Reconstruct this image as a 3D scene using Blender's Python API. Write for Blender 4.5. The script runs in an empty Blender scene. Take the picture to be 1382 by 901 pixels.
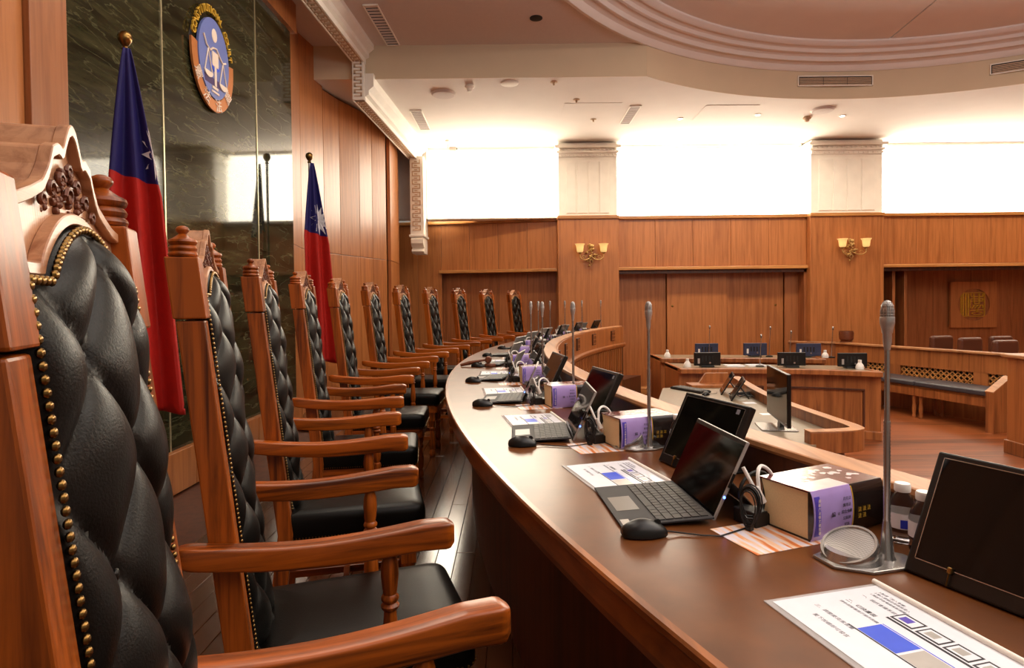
import bpy, math, random
from mathutils import Vector, Matrix
random.seed(4)
sc = bpy.context.scene
COL = sc.collection
H = 1.28                      # camera height over the judges' platform (z = 0)
PI = math.pi
# ------------------------------------------------------------------ camera
cd = bpy.data.cameras.new('camera'); cam = bpy.data.objects.new('camera', cd); COL.objects.link(cam)
cd.sensor_width = 36; cd.lens = 815.0/1382*36; cd.shift_y = -28.7/1382; cd.clip_start = .02
_p, _r = .0202, -.0109
fwd = Vector((0, math.cos(_p), -math.sin(_p))); up0 = Vector((0, math.sin(_p), math.cos(_p))); r0 = Vector((1, 0, 0))
rt = math.cos(_r)*r0+math.sin(_r)*up0; up = -math.sin(_r)*r0+math.cos(_r)*up0
M = Matrix((rt, up, -fwd)).transposed().to_4x4(); M.translation = (0, 0, H); cam.matrix_world = M
sc.camera = cam
cd.dof.use_dof = False
# ------------------------------------------------------------------ light
sc.view_settings.view_transform = 'Standard'; sc.view_settings.look = 'None'
sc.view_settings.gamma = 1; sc.view_settings.use_curve_mapping = False
sc.view_settings.exposure = 0.0
w = bpy.data.worlds.new('world'); sc.world = w; w.use_nodes = True
w.node_tree.nodes['Background'].inputs[0].default_value = (1, .88, .74, 1)
w.node_tree.nodes['Background'].inputs[1].default_value = .26
BAY = 10.5
def area(name, loc, size, power, color, rot=(0, 0, 0), spread=PI):
    l = bpy.data.lights.new(name, 'AREA'); l.shape = 'RECTANGLE'; l.size, l.size_y = size
    l.energy = power; l.color = color; l.spread = spread
    o = bpy.data.objects.new(name, l); o.location = loc; o.rotation_euler = rot; COL.objects.link(o); return o
area('dome_light', (4.3, 3.5, H+3.2), (4.5, 4.4), 215, (1, .90, .74))
area('judges_downlight', (-.6, 1.3, H+3.05), (.7, 2.6), 17, (1, .88, .72))
area('judges_downlight', (-.9, 4.1, H+3.05), (.7, 2.8), 46, (1, .88, .72))
area('rear_ceiling_light', (2.5, -2.2, H+3.0), (4, 2.0), 40, (1, .90, .78))
area('added_ceiling_uplight', (4.3, .6, H+1.9), (7, 4), 440, (.97, .98, 1), (PI, 0, 0))  # unseen upward fill added to brighten the ceiling; no pendant lamp hangs here

for i_, (x_, y_) in enumerate(((.35, 9.1), (2.55, 9.1), (3.65, 8.95), (4.95, 9.05), (7.4, 9.1), (9.6, 9.1))):
    l = bpy.data.lights.new('wall_spot', 'SPOT'); l.energy = 95; l.color = (1, .86, .66); l.spot_size = 2.5; l.spot_blend = 1; l.shadow_soft_size = .05
    o = bpy.data.objects.new('wall_spot', l); o.location = (x_, y_, H+2.66); o.rotation_euler = (.35, 0, 0); COL.objects.link(o)

# ------------------------------------------------------------------ materials
def lin(c):
    return tuple(((x/255)/12.92 if x/255 <= .04045 else ((x/255+.055)/1.055)**2.4) for x in c)
def newmat(name):
    m = bpy.data.materials.new(name); m.use_nodes = True
    return m, m.node_tree, m.node_tree.nodes['Principled BSDF']
def plain(name, rgb, rough=.5, metal=0, spec=.5, noise=.12, ns=30, bump=0, coat=0, trans=0, ior=1.45):
    m, t, b = newmat(name)
    b.inputs['Roughness'].default_value = rough; b.inputs['Metallic'].default_value = metal
    b.inputs['Specular IOR Level'].default_value = spec; b.inputs['Coat Weight'].default_value = coat
    b.inputs['Coat Roughness'].default_value = .1
    b.inputs['Transmission Weight'].default_value = trans; b.inputs['IOR'].default_value = ior
    tc = t.nodes.new('ShaderNodeTexCoord'); n = t.nodes.new('ShaderNodeTexNoise'); n.inputs['Scale'].default_value = ns
    n.inputs['Detail'].default_value = 4
    t.links.new(tc.outputs['Object'], n.inputs['Vector'])
    r = t.nodes.new('ShaderNodeValToRGB'); c = lin(rgb)
    r.color_ramp.elements[0].position = .3; r.color_ramp.elements[1].position = .7
    r.color_ramp.elements[0].color = tuple(x*(1-noise) for x in c)+(1,)
    r.color_ramp.elements[1].color = tuple(min(1, x*(1+noise)) for x in c)+(1,)
    t.links.new(n.outputs['Fac'], r.inputs['Fac']); t.links.new(r.outputs['Color'], b.inputs['Base Color'])
    if bump:
        bp = t.nodes.new('ShaderNodeBump'); bp.inputs['Strength'].default_value = bump; bp.inputs['Distance'].default_value = .004
        t.links.new(n.outputs['Fac'], bp.inputs['Height']); t.links.new(bp.outputs['Normal'], b.inputs['Normal'])
    return m
def wood(name, dark, light, axis='Z', scale=1.0, rough=.35, coat=.25, spec=.5, wave=.35, per_obj=.12):
    m, t, b = newmat(name)
    N = t.nodes.new; Lk = t.links.new
    tc = N('ShaderNodeTexCoord'); mp = N('ShaderNodeMapping')
    s = {'X': (1.2, 26, 26), 'Y': (26, 1.2, 26), 'Z': (26, 26, 1.2)}[axis]
    mp.inputs['Scale'].default_value = tuple(v*scale for v in s)
    oi = N('ShaderNodeObjectInfo'); ad = N('ShaderNodeVectorMath'); ad.operation = 'ADD'
    mu = N('ShaderNodeMath'); mu.operation = 'MULTIPLY'; mu.inputs[1].default_value = 37
    Lk(oi.outputs['Random'], mu.inputs[0]); Lk(tc.outputs['Object'], ad.inputs[0]); Lk(mu.outputs[0], ad.inputs[1])
    Lk(ad.outputs[0], mp.inputs['Vector'])
    n = N('ShaderNodeTexNoise'); n.inputs['Scale'].default_value = 1; n.inputs['Detail'].default_value = 8; n.inputs['Roughness'].default_value = .62
    n.inputs['Distortion'].default_value = .6
    Lk(mp.outputs[0], n.inputs['Vector'])
    n2 = N('ShaderNodeTexNoise'); n2.inputs['Scale'].default_value = .22; n2.inputs['Detail'].default_value = 3; n2.inputs['Distortion'].default_value = 1.2
    Lk(mp.outputs[0], n2.inputs['Vector'])
    mx = N('ShaderNodeMath'); mx.operation = 'MULTIPLY_ADD'; mx.inputs[1].default_value = wave
    sb = N('ShaderNodeMath'); sb.operation = 'SUBTRACT'; sb.inputs[1].default_value = .5
    Lk(n2.outputs['Fac'], sb.inputs[0]); Lk(sb.outputs[0], mx.inputs[0]); Lk(n.outputs['Fac'], mx.inputs[2])
    a2 = N('ShaderNodeMath'); a2.operation = 'MULTIPLY_ADD'; a2.inputs[1].default_value = per_obj
    Lk(oi.outputs['Random'], a2.inputs[0]); Lk(mx.outputs[0], a2.inputs[2])
    r = N('ShaderNodeValToRGB'); e = r.color_ramp.elements
    e[0].position = .36; e[1].position = .66; e[0].color = lin(dark)+(1,); e[1].color = lin(light)+(1,)
    Lk(a2.outputs[0], r.inputs['Fac']); Lk(r.outputs['Color'], b.inputs['Base Color'])
    bp = N('ShaderNodeBump'); bp.inputs['Strength'].default_value = .12; bp.inputs['Distance'].default_value = .002
    Lk(n.outputs['Fac'], bp.inputs['Height']); Lk(bp.outputs['Normal'], b.inputs['Normal'])
    b.inputs['Roughness'].default_value = rough; b.inputs['Coat Weight'].default_value = coat
    b.inputs['Coat Roughness'].default_value = .18; b.inputs['Specular IOR Level'].default_value = spec
    return m
def marble(name):
    m, t, b = newmat(name); N = t.nodes.new; Lk = t.links.new
    tc = N('ShaderNodeTexCoord'); mp = N('ShaderNodeMapping'); mp.inputs['Rotation'].default_value = (.75, 0, 0); mp.inputs['Scale'].default_value = (1, 1.1, 7)
    n = N('ShaderNodeTexNoise'); n.inputs['Scale'].default_value = 1.6; n.inputs['Detail'].default_value = 10; n.inputs['Distortion'].default_value = .25; n.inputs['Roughness'].default_value = .7
    Lk(tc.outputs['Object'], mp.inputs[0]); Lk(mp.outputs[0], n.inputs['Vector'])
    r = N('ShaderNodeValToRGB'); e = r.color_ramp.elements
    e[0].position = .38; e[0].color = lin((26, 25, 15))+(1,); e[1].position = .66; e[1].color = lin((66, 64, 42))+(1,)
    e3 = e.new(.80); e3.color = lin((150, 148, 110))+(1,)
    Lk(n.outputs['Fac'], r.inputs[0])
    v = N('ShaderNodeTexNoise'); v.inputs['Scale'].default_value = 2.1; v.inputs['Detail'].default_value = 8; v.inputs['Distortion'].default_value = .35
    m2 = N('ShaderNodeMapping'); m2.inputs['Rotation'].default_value = (-.65, 0, .3); m2.inputs['Scale'].default_value = (1, 1, 4)
    Lk(tc.outputs['Object'], m2.inputs[0]); Lk(m2.outputs[0], v.inputs['Vector'])
    sb = N('ShaderNodeMath'); sb.operation = 'SUBTRACT'; sb.inputs[1].default_value = .5
    ab = N('ShaderNodeMath'); ab.operation = 'ABSOLUTE'; Lk(v.outputs['Fac'], sb.inputs[0]); Lk(sb.outputs[0], ab.inputs[0])
    r2 = N('ShaderNodeValToRGB'); e2 = r2.color_ramp.elements
    e2[0].position = 0; e2[0].color = (.3, .3, .3, 1); e2[1].position = .012; e2[1].color = (0, 0, 0, 1); Lk(ab.outputs[0], r2.inputs[0])
    mi = N('ShaderNodeMixRGB'); mi.inputs[2].default_value = lin((130, 130, 96))+(1,)
    Lk(r2.outputs[0], mi.inputs[0]); Lk(r.outputs[0], mi.inputs[1]); Lk(mi.outputs[0], b.inputs['Base Color'])
    b.inputs['Roughness'].default_value = .055; b.inputs['Specular IOR Level'].default_value = .36
    b.inputs['Coat Weight'].default_value = .0; b.inputs['Coat Roughness'].default_value = .06
    return m
def emit(name, rgb, strength):
    m, t, b = newmat(name)
    b.inputs['Base Color'].default_value = lin(rgb)+(1,); b.inputs['Emission Color'].default_value = lin(rgb)+(1,)
    b.inputs['Emission Strength'].default_value = strength; return m
WALLW = wood('wall_wood', (150, 88, 44), (184, 116, 64), 'Z', 1.0, .36, .12, wave=.25)
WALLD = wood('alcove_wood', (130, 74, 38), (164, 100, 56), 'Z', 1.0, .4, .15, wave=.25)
TRIM = wood('trim_wood', (158, 102, 50), (206, 146, 84), 'X', .6, .3, .3)
CW = wood('chair_wood', (80, 33, 5), (166, 82, 20), 'Z', 2.4, .34, .12, spec=.35)
CWX = wood('chair_wood_lengthwise', (80, 33, 5), (170, 84, 21), 'X', 2.0, .30, .18, spec=.4)
CRW = wood('crest_wood_highlit', (140, 88, 58), (190, 138, 100), 'Y', 2.2, .34, .15)  # paler than the chair wood: highlights on the crest are put into the colour
CARV = plain('carved_wood', (104, 54, 30), .4, noise=.3, ns=80, bump=.6)
TOPM = plain('desk_top_laminate', (102, 58, 26), .28, noise=.22, ns=9, spec=.62, coat=.0)
EDGE = wood('desk_edge_wood', (104, 56, 24), (160, 94, 46), 'Y', .6, .3, .3)
RAILW = wood('rail_cap_wood', (140, 88, 50), (184, 128, 82), 'Y', .6, .45, .05)
DESKW = wood('desk_panel_wood', (116, 64, 30), (168, 102, 54), 'Z', .8, .35, .2)
DARKW = wood('dark_panel_wood', (44, 20, 10), (84, 42, 22), 'Z', .8, .45, .1)
PLANK = wood('floor_plank_wood', (40, 22, 12), (78, 44, 24), 'Y', .8, .16, .5, per_obj=.3)
COURTF = wood('court_floor_wood', (66, 30, 12), (150, 82, 42), 'X', .45, .36, .0)
LEA = plain('black_leather', (11, 9, 7), .36, noise=.12, ns=420, bump=.12, spec=.25)
LEAB = plain('brown_leather', (92, 52, 36), .35, noise=.12, ns=120, bump=.2)
LEAG = plain('slate_leather', (62, 60, 66), .4, noise=.1, ns=120, bump=.2)
BRASS = plain('brass', (140, 108, 60), .28, 1, noise=.08)
GOLD = plain('gold_paint', (222, 178, 62), .4, .25, noise=.1)
MARB = marble('green_marble')
STRIP = plain('pale_metal_strip', (196, 186, 150), .3, .7)
PLAST = plain('ceiling_plaster', (232, 222, 214), .8, noise=.02, ns=3)
FASC = plain('fascia_paint', (214, 194, 164), .8, noise=.02, ns=3)
CREAM = plain('cream_plaster', (250, 245, 234), .7, noise=.03, ns=6)
SOFF = plain('soffit_plaster', (218, 206, 200), .8, noise=.02)
KEY = plain('key_pattern_plaster', (206, 178, 148), .7, noise=.05)
BLK = plain('black_plastic', (17, 15, 14), .32, noise=.1)
BLKM = plain('black_matte', (24, 22, 21), .55, noise=.1)
SCR = plain('screen_glass', (8, 6, 6), .06, noise=.05, spec=.32)
GREY = plain('grey_metal', (172, 168, 164), .27, .85, noise=.06)
LGREY = plain('silver_plastic', (186, 182, 178), .30, .55, noise=.05)
KEYM = plain('key_fabric', (52, 48, 46), .5, noise=.1)
PADM = plain('touchpad', (112, 104, 98), .3, noise=.03)
WHT = plain('white_plastic', (236, 232, 226), .4, noise=.03)
PAPER = plain('paper', (232, 234, 242), .45, noise=.02, coat=.3)
CREAMP = plain('page_edges', (232, 206, 160), .7, noise=.05, ns=300)
PURP = plain('purple_band', (176, 150, 214), .3, noise=.04, coat=.4)
PURD = plain('deep_purple', (86, 70, 182), .35, noise=.04)
MAROON = plain('maroon_cover', (96, 26, 30), .25, noise=.25, ns=25, coat=.5)
COVW = plain('cover_white', (226, 214, 212), .25, noise=.1, ns=18, coat=.5)
SPINE = plain('dark_spine', (34, 26, 24), .25, noise=.3, ns=50, coat=.5)
BLUE = plain('print_blue', (48, 84, 220), .4, noise=.04)
NAVY = plain('flag_blue', (22, 14, 88), .7, noise=.08)
RED = plain('flag_red', (176, 22, 10), .7, noise=.08)
WHF = plain('flag_white', (225, 220, 225), .7, noise=.05)
INK = plain('ink', (40, 38, 46), .6, noise=.05)
INKG = plain('ink_grey', (120, 120, 130), .6, noise=.05)
EMBL = plain('emblem_blue', (104, 118, 184), .4, noise=.03)
EMBP = plain('emblem_purple', (66, 42, 100), .4, noise=.03)
EMBO = plain('emblem_copper', (196, 122, 66), .35, .3, noise=.06)
EMBW = plain('emblem_white', (232, 214, 200), .4, noise=.03)
def leaflet_mat():
    m, t, b = newmat('leaflet_print'); N = t.nodes.new; Lk = t.links.new
    tc = N('ShaderNodeTexCoord'); mp = N('ShaderNodeMapping'); mp.inputs['Scale'].default_value = (70, 9, 1); n_detail = 5
    n = N('ShaderNodeTexNoise'); n.inputs['Scale'].default_value = 1; n.inputs['Detail'].default_value = 3
    r = N('ShaderNodeValToRGB'); e = r.color_ramp.elements
    e[0].position = .38; e[0].color = lin((216, 120, 60))+(1,); e[1].position = .6; e[1].color = lin((226, 220, 232))+(1,)
    x = e.new(.48); x.color = lin((242, 200, 160))+(1,)
    Lk(tc.outputs['Object'], mp.inputs[0]); Lk(mp.outputs[0], n.inputs['Vector']); Lk(n.outputs['Fac'], r.inputs[0]); Lk(r.outputs[0], b.inputs['Base Color'])
    b.inputs['Roughness'].default_value = .35; return m
LEAFM = leaflet_mat()
def glassy(name, rgb, rough=.05, alpha=.35):
    m, t, b = newmat(name)
    b.inputs['Base Color'].default_value = lin(rgb)+(1,); b.inputs['Roughness'].default_value = rough
    b.inputs['Alpha'].default_value = alpha; b.inputs['Specular IOR Level'].default_value = .8; return m
CLEAR = plain('clear_plastic', (245, 245, 245), .03, noise=.01, trans=1, ior=1.25)
SLEEVE = glassy('plastic_sleeve', (228, 226, 226), .08, .45)
SHADE = emit('amber_glass_shade', (242, 206, 130), .55)
LED = emit('blue_led', (90, 130, 255), 6)
BAYM = emit('window_light', (255, 246, 226), BAY)
SPOT = emit('lamp_lens', (255, 245, 225), 8)
SCRB = plain('blue_grey_plastic', (52, 58, 84), .35, noise=.1)

# ------------------------------------------------------------------ mesh helpers
class MB:
    def __init__(s): s.v = []; s.f = []; s.mi = []; s.cur = 0
    def add(s, vs, fs):
        o = len(s.v); s.v += [tuple(v) for v in vs]
        for f in fs: s.f.append(tuple(i+o for i in f)); s.mi.append(s.cur)
        return s
    def box(s, x0, x1, y0, y1, z0, z1, M=None):
        vs = [Vector((x, y, z)) for z in (z0, z1) for y in (y0, y1) for x in (x0, x1)]
        if M: vs = [M @ v for v in vs]
        return s.add(vs, [(0, 2, 3, 1), (4, 5, 7, 6), (0, 1, 5, 4), (2, 6, 7, 3), (0, 4, 6, 2), (1, 3, 7, 5)])
    def prism(s, poly, z0, z1, M=None):
        n = len(poly); vs = [Vector((x, y, z0)) for x, y in poly]+[Vector((x, y, z1)) for x, y in poly]
        if M: vs = [M @ v for v in vs]
        return s.add(vs, [tuple(range(n))[::-1], tuple(range(n, 2*n))]+[(i, (i+1) % n, n+(i+1) % n, n+i) for i in range(n)])
    def lathe(s, prof, seg=20, M=None, cap=True):
        vs = []; n = len(prof)
        for r, z in prof:
            for k in range(seg):
                a = 2*PI*k/seg; v = Vector((r*math.cos(a), r*math.sin(a), z)); vs.append(M @ v if M else v)
        fs = [(i*seg+k, i*seg+(k+1) % seg, (i+1)*seg+(k+1) % seg, (i+1)*seg+k) for i in range(n-1) for k in range(seg)]
        if cap: fs += [tuple(range(seg))[::-1], tuple((n-1)*seg+k for k in range(seg))]
        return s.add(vs, fs)
    def tube(s, pts, r, seg=8, cap=True):
        pts = [Vector(p) for p in pts]; n = len(pts); vs = []
        rr = r if isinstance(r, (list, tuple)) else [r]*n
        t = (pts[1]-pts[0]).normalized(); a = t.orthogonal().normalized()
        for i, p in enumerate(pts):
            t = (pts[min(i+1, n-1)]-pts[max(i-1, 0)]).normalized()
            a = (a-t*a.dot(t)).normalized(); b = t.cross(a)
            for k in range(seg):
                q = 2*PI*k/seg; vs.append(p+(a*math.cos(q)+b*math.sin(q))*rr[i])
        fs = [(i*seg+k, i*seg+(k+1) % seg, (i+1)*seg+(k+1) % seg, (i+1)*seg+k) for i in range(n-1) for k in range(seg)]
        if cap: fs += [tuple(range(seg))[::-1], tuple((n-1)*seg+k for k in range(seg))]
        return s.add(vs, fs)
    def loft(s, rings, closed=True, cap=True):
        n = len(rings); m = len(rings[0]); vs = [v for r in rings for v in r]
        fs = [(i*m+k, i*m+(k+1) % m, (i+1)*m+(k+1) % m, (i+1)*m+k) for i in range(n-1) for k in range(m if closed else m-1)]
        if cap and closed: fs += [tuple(range(m))[::-1], tuple((n-1)*m+k for k in range(m))]
        return s.add(vs, fs)
    def ball(s, c, r, seg=10, rings=6, sc3=(1, 1, 1)):
        vs = []; c = Vector(c)
        for i in range(1, rings):
            ph = PI*i/rings
            for k in range(seg):
                a = 2*PI*k/seg
                vs.append(c+Vector((r*math.sin(ph)*math.cos(a)*sc3[0], r*math.sin(ph)*math.sin(a)*sc3[1], r*math.cos(ph)*sc3[2])))
        t = len(vs); vs += [c+Vector((0, 0, r*sc3[2])), c-Vector((0, 0, r*sc3[2]))]
        fs = [(i*seg+k, i*seg+(k+1) % seg, (i+1)*seg+(k+1) % seg, (i+1)*seg+k) for i in range(rings-2) for k in range(seg)]
        fs = [f[::-1] for f in fs]
        fs += [(t, k, (k+1) % seg) for k in range(seg)]+[(t+1, (rings-2)*seg+(k+1) % seg, (rings-2)*seg+k) for k in range(seg)]
        return s.add(vs, fs)
    def xform(s, M): s.v = [tuple(M @ Vector(v)) for v in s.v]; return s
def obj(name, mb, mat, parent=None, smooth=False, bevel=0, seg=2, sub=0, kind=None, label=None):
    me = bpy.data.meshes.new(name); me.from_pydata(mb.v, [], mb.f)
    mats = mat if isinstance(mat, (list, tuple)) else [mat]
    for m in mats: me.materials.append(m)
    if len(mats) > 1: me.polygons.foreach_set('material_index', mb.mi)
    me.validate(); me.update()
    import bmesh
    bm = bmesh.new(); bm.from_mesh(me); bmesh.ops.recalc_face_normals(bm, faces=bm.faces)
    if smooth:
        for f in bm.faces: f.smooth = True
        for e in bm.edges:
            if len(e.link_faces) == 2 and e.calc_face_angle(0) > .7: e.smooth = False
    bm.to_mesh(me); bm.free()
    o = bpy.data.objects.new(name, me); COL.objects.link(o)
    if parent is not None: o.parent = parent
    if bevel:
        b = o.modifiers.new('bevel', 'BEVEL'); b.width = bevel; b.segments = seg; b.limit_method = 'ANGLE'
    if sub:
        b = o.modifiers.new('sub', 'SUBSURF'); b.levels = sub; b.render_levels = sub
    if kind: o['kind'] = kind
    if label: o['label'] = label
    return o
def thing(name, label, cat, loc=(0, 0, 0), rz=0, group=None):
    o = bpy.data.objects.new(name, None); COL.objects.link(o); o.empty_display_size = .05
    o.location = loc; o.rotation_euler = (0, 0, rz); o['label'] = label; o['category'] = cat
    if group: o['group'] = group
    return o
def struct(name, mb=None, mat=None, **k):
    if mb is None:
        o = bpy.data.objects.new(name, None); COL.objects.link(o)
    else: o = obj(name, mb, mat, **k)
    o['kind'] = 'structure'; return o
def tag(o, label, cat, group=None):
    o['label'] = label; o['category'] = cat
    if group: o['group'] = group
    return o
def copy_tree(o, parent=None):
    c = o.copy(); COL.objects.link(c)
    if parent is not None: c.parent = parent
    for ch in list(o.children): copy_tree(ch, c)
    return c
def B(*a): return MB().box(*a)
def text_mb(s, size, depth=.0006, align='CENTER'):
    cu = bpy.data.curves.new('t', 'FONT'); cu.body = s; cu.size = size; cu.extrude = depth; cu.align_x = align; cu.align_y = 'CENTER'
    cu.resolution_u = 2
    o = bpy.data.objects.new('t', cu); COL.objects.link(o)
    me = bpy.data.meshes.new_from_object(o.evaluated_get(bpy.context.evaluated_depsgraph_get()))
    mb = MB(); mb.add([v.co for v in me.vertices], [tuple(p.vertices) for p in me.polygons])
    bpy.data.objects.remove(o); bpy.data.meshes.remove(me); return mb
def smooth_path3(p, n=6):
    out = []
    for i in range(len(p)-1):
        p0 = Vector(p[max(0, i-1)]); p1 = Vector(p[i]); p2 = Vector(p[i+1]); p3 = Vector(p[min(len(p)-1, i+2)])
        for q in range(n):
            t_ = q/n; out.append(.5*((2*p1)+(p2-p0)*t_+(2*p0-5*p1+4*p2-p3)*t_*t_+(3*p1-p0-3*p2+p3)*t_**3))
    out.append(Vector(p[-1])); return out
def T(x=0, y=0, z=0, rz=0): return Matrix.Translation((x, y, z)) @ Matrix.Rotation(rz, 4, 'Z')
ORD = ['nearest', 'second', 'third', 'fourth', 'fifth', 'sixth', 'seventh', 'eighth', 'ninth', 'tenth', 'eleventh', 'twelfth']

# ------------------------------------------------------------------ room: floor
CX, CY = 9.682, 4.636            # centre of the judges' arc
ZC = -.37                        # floor of the court below the platform
def arc(R, t0, t1, n): return [(CX-R*math.cos(t0+(t1-t0)*i/n), CY-R*math.sin(t0+(t1-t0)*i/n)) for i in range(n+1)]
def seg_arc(mb, R0, R1, z0, z1, t0, t1, n):
    a = arc(R0, t0, t1, n); b = arc(R1, t0, t1, n)
    rings = [[Vector((a[i][0], a[i][1], z0)), Vector((b[i][0], b[i][1], z0)), Vector((b[i][0], b[i][1], z1)), Vector((a[i][0], a[i][1], z1))] for i in range(n+1)]
    return mb.loft(rings)
fl = MB(); fl.prism([(-2.9, -3), (-2.9, 11.0)]+arc(9.36, -.64, .74, 30), -.4, -.012)
floor = struct('floor', fl, DARKW)
cf = MB(); cf.box(-3, 13, -5, 12.2, ZC-.1, ZC)
struct('floor_court', cf, COURTF)
n = 0
for i in range(30):
    x0 = -1.72+i*.095
    y = -.6+(i*.37 % 1.1)
    while y < 6.6:
        y1 = y+1.2
        mx = -.03+.052*0
        # keep planks to the strip between left wall and desk front
        xr = CX-9.9*math.cos(math.asin(max(-1, min(1, (CY-y)/9.9))))
        if x0 < xr+.25 and n < 290:
            pl = B(x0+.001, x0+.0935, y+.001, y1-.0015, -.012, 0)
            o = obj('floor_plank', pl, PLANK, floor, bevel=.0012, seg=1); n += 1
        y = y1
for o in floor.children: pass
floor_rest = obj('floor_boards_beyond', B(-2.6, .6, 6.6, 10.6, -.012, 0), PLANK, floor)
# ------------------------------------------------------------------ left wall
WL = lambda y: -2.43+.026*y      # plane of the left wall
ang = math.atan(.026)
def wl_box(mb, y0, y1, z0, z1, front=0., back=.12):
    vs = []
    for z in (z0, z1):
        for (y, d) in ((y0, front), (y1, front), (y1, -back), (y0, -back)):
            vs.append((WL(y)+d, y, z))
    mb.add(vs, [(0, 1, 2, 3), (7, 6, 5, 4), (0, 4, 5, 1), (1, 5, 6, 2), (2, 6, 7, 3), (3, 7, 4, 0)]); return mb
wall_left = struct('wall_left')
obj('wall_core', wl_box(MB(), -3, 6.6, 0, H+3.1, -.13, .3), DARKW, wall_left)
js = [3.17, 4.07, 5.48, 6.31]
for a, b in zip(js[:-1], js[1:]):
    obj('marble_slab', wl_box(MB(), a+.006, b-.006, H-1.0, H+2.80), MARB, wall_left)
for a in js[1:3]:
    obj('metal_strip', wl_box(MB(), a-.007, a+.007, H-1.0, H+2.80, .006, .1), STRIP, wall_left)
obj('header_panel', wl_box(MB(), 3.17, 6.35, H+2.80, H+3.1, .05), WALLW, wall_left)
for a, b in ((3.17, 4.3), (4.3, 5.3), (5.3, 6.35)):
    obj('base_panel', wl_box(MB(), a+.003, b-.003, .0, H-1.0, .05), WALLW, wall_left, bevel=.004)
obj('corner_pilaster', wl_box(MB(), 2.93, 3.17, 0, H+3.1, .05), WALLD, wall_left, bevel=.004)
for a, b in ((2.3, 2.93), (1.4, 2.3), (.4, 1.4), (-.8, .4), (-2, -.8)):
    obj('wall_panel', wl_box(MB(), a+.003, b-.003, 0, H+3.1, .02), WALLW, wall_left, bevel=.004)
# curved wooden wall beyond the marble
wcv = struct('wall_left_curved')
pts = [(-2.27, 6.31), (-2.40, 6.80), (-2.32, 7.70), (-2.10, 8.40), (-1.87, 9.05)]
def vpanel(mb, a, b, z0, z1, th=.05, off=0):
    a = Vector(a); b = Vector(b); d = (b-a).normalized(); nn = Vector((d.y, -d.x))
    a = a+nn*off; b = b+nn*off
    poly = [a, b, b-nn*th, a-nn*th]
    mb.prism([(p.x, p.y) for p in poly], z0, z1); return mb
def ease(a, b, k=.0025):
    a = Vector(a); b = Vector(b); d = (b-a).normalized(); return a+d*k, b-d*k
spec = [((-2.30, 6.33), (-2.42, 7.0), 3.1), ((-2.42, 7.0), (-2.34, 7.60), 3.1), ((-2.34, 7.60), (-2.25, 8.0), 2.66), ((-2.25, 8.0), (-2.10, 8.42), 2.66),
        ((-2.10, 8.42), (-2.00, 8.75), 2.66), ((-2.00, 8.75), (-1.87, 9.08), 2.66), ((-1.91, 9.08), (-1.90, 9.25), 2.66), ((-1.84, 9.25), (-1.87, 10.1), 2.66)]
for i, (a, b, zt) in enumerate(spec):
    p, q = ease(a, b)
    obj('wall_panel', vpanel(MB(), p, q, 0, H+.627), WALLW, wcv, bevel=.003)
    obj('wall_panel', vpanel(MB(), p, q, H+.633, H+zt), WALLW, wcv, bevel=.003)
obj('wall_backing', MB().prism([(-2.35, 6.3), (-2.47, 7), (-2.39, 7.6), (-2.3, 8), (-2.16, 8.45), (-1.96, 9.1), (-1.93, 10.1), (-2.9, 10.6), (-2.9, 6.3)], 0, H+2.7), DARKW, wcv)
# ------------------------------------------------------------------ back wall
YW = 10.5; YP = 10.36
wb = struct('wall_back')
def qpan(x0, x1, z0, z1, y=YW, th=.08, mat=WALLW, par=wb, name='wall_panel', bev=.003):
    return obj(name, B(x0+.002, x1-.002, y, y+th, z0, z1), mat, par, bevel=bev)
def split(x0, x1, k): return [(x0+(x1-x0)*i/k, x0+(x1-x0)*(i+1)/k) for i in range(k)]
F = H+ZC-H  # = ZC
# left slanted section
def sy(x): return 10.99-(x+1.5)*.155
def slant(x0, x1, z0, z1, off=0, th=.08):
    return MB().prism([(x0, sy(x0)+off), (x1, sy(x1)+off), (x1, sy(x1)+off+th), (x0, sy(x0)+off+th)], z0, z1)
XL = -1.27
for a, b in split(-2.15, XL, 2): obj('wall_panel', slant(a+.002, b-.002, ZC, H+1.38), WALLW, wb, bevel=.003)
for a, b in split(XL, .80, 4): obj('wall_panel', slant(a+.002, b-.002, H+.55, H+1.38), WALLW, wb, bevel=.003)
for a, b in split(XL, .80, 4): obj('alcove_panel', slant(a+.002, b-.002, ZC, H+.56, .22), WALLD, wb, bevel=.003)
obj('alcove_lintel', slant(XL-.04, .80, H+.50, H+.555, -.05, .3), TRIM, wb, bevel=.008)
obj('wainscot_cap', slant(-2.15, .82, H+1.38, H+1.44, -.05, .4), TRIM, wb, bevel=.01)
obj('wall_backing', slant(-2.15, .80, H+.55, H+1.40, .085, .1), DARKW, wb)
obj('alcove_backing', slant(-2.2, .80, ZC, H+.6, .31, .1), DARKW, wb)
obj('alcove_side', B(XL-.06, XL+.0, sy(XL)+.01, sy(XL)+.3, ZC, H+.56), WALLD, wb)
obj('wall_backing', B(1.84, 12.2, YW+.085, YW+.18, H+.56, H+1.40), DARKW, wb)
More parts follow.
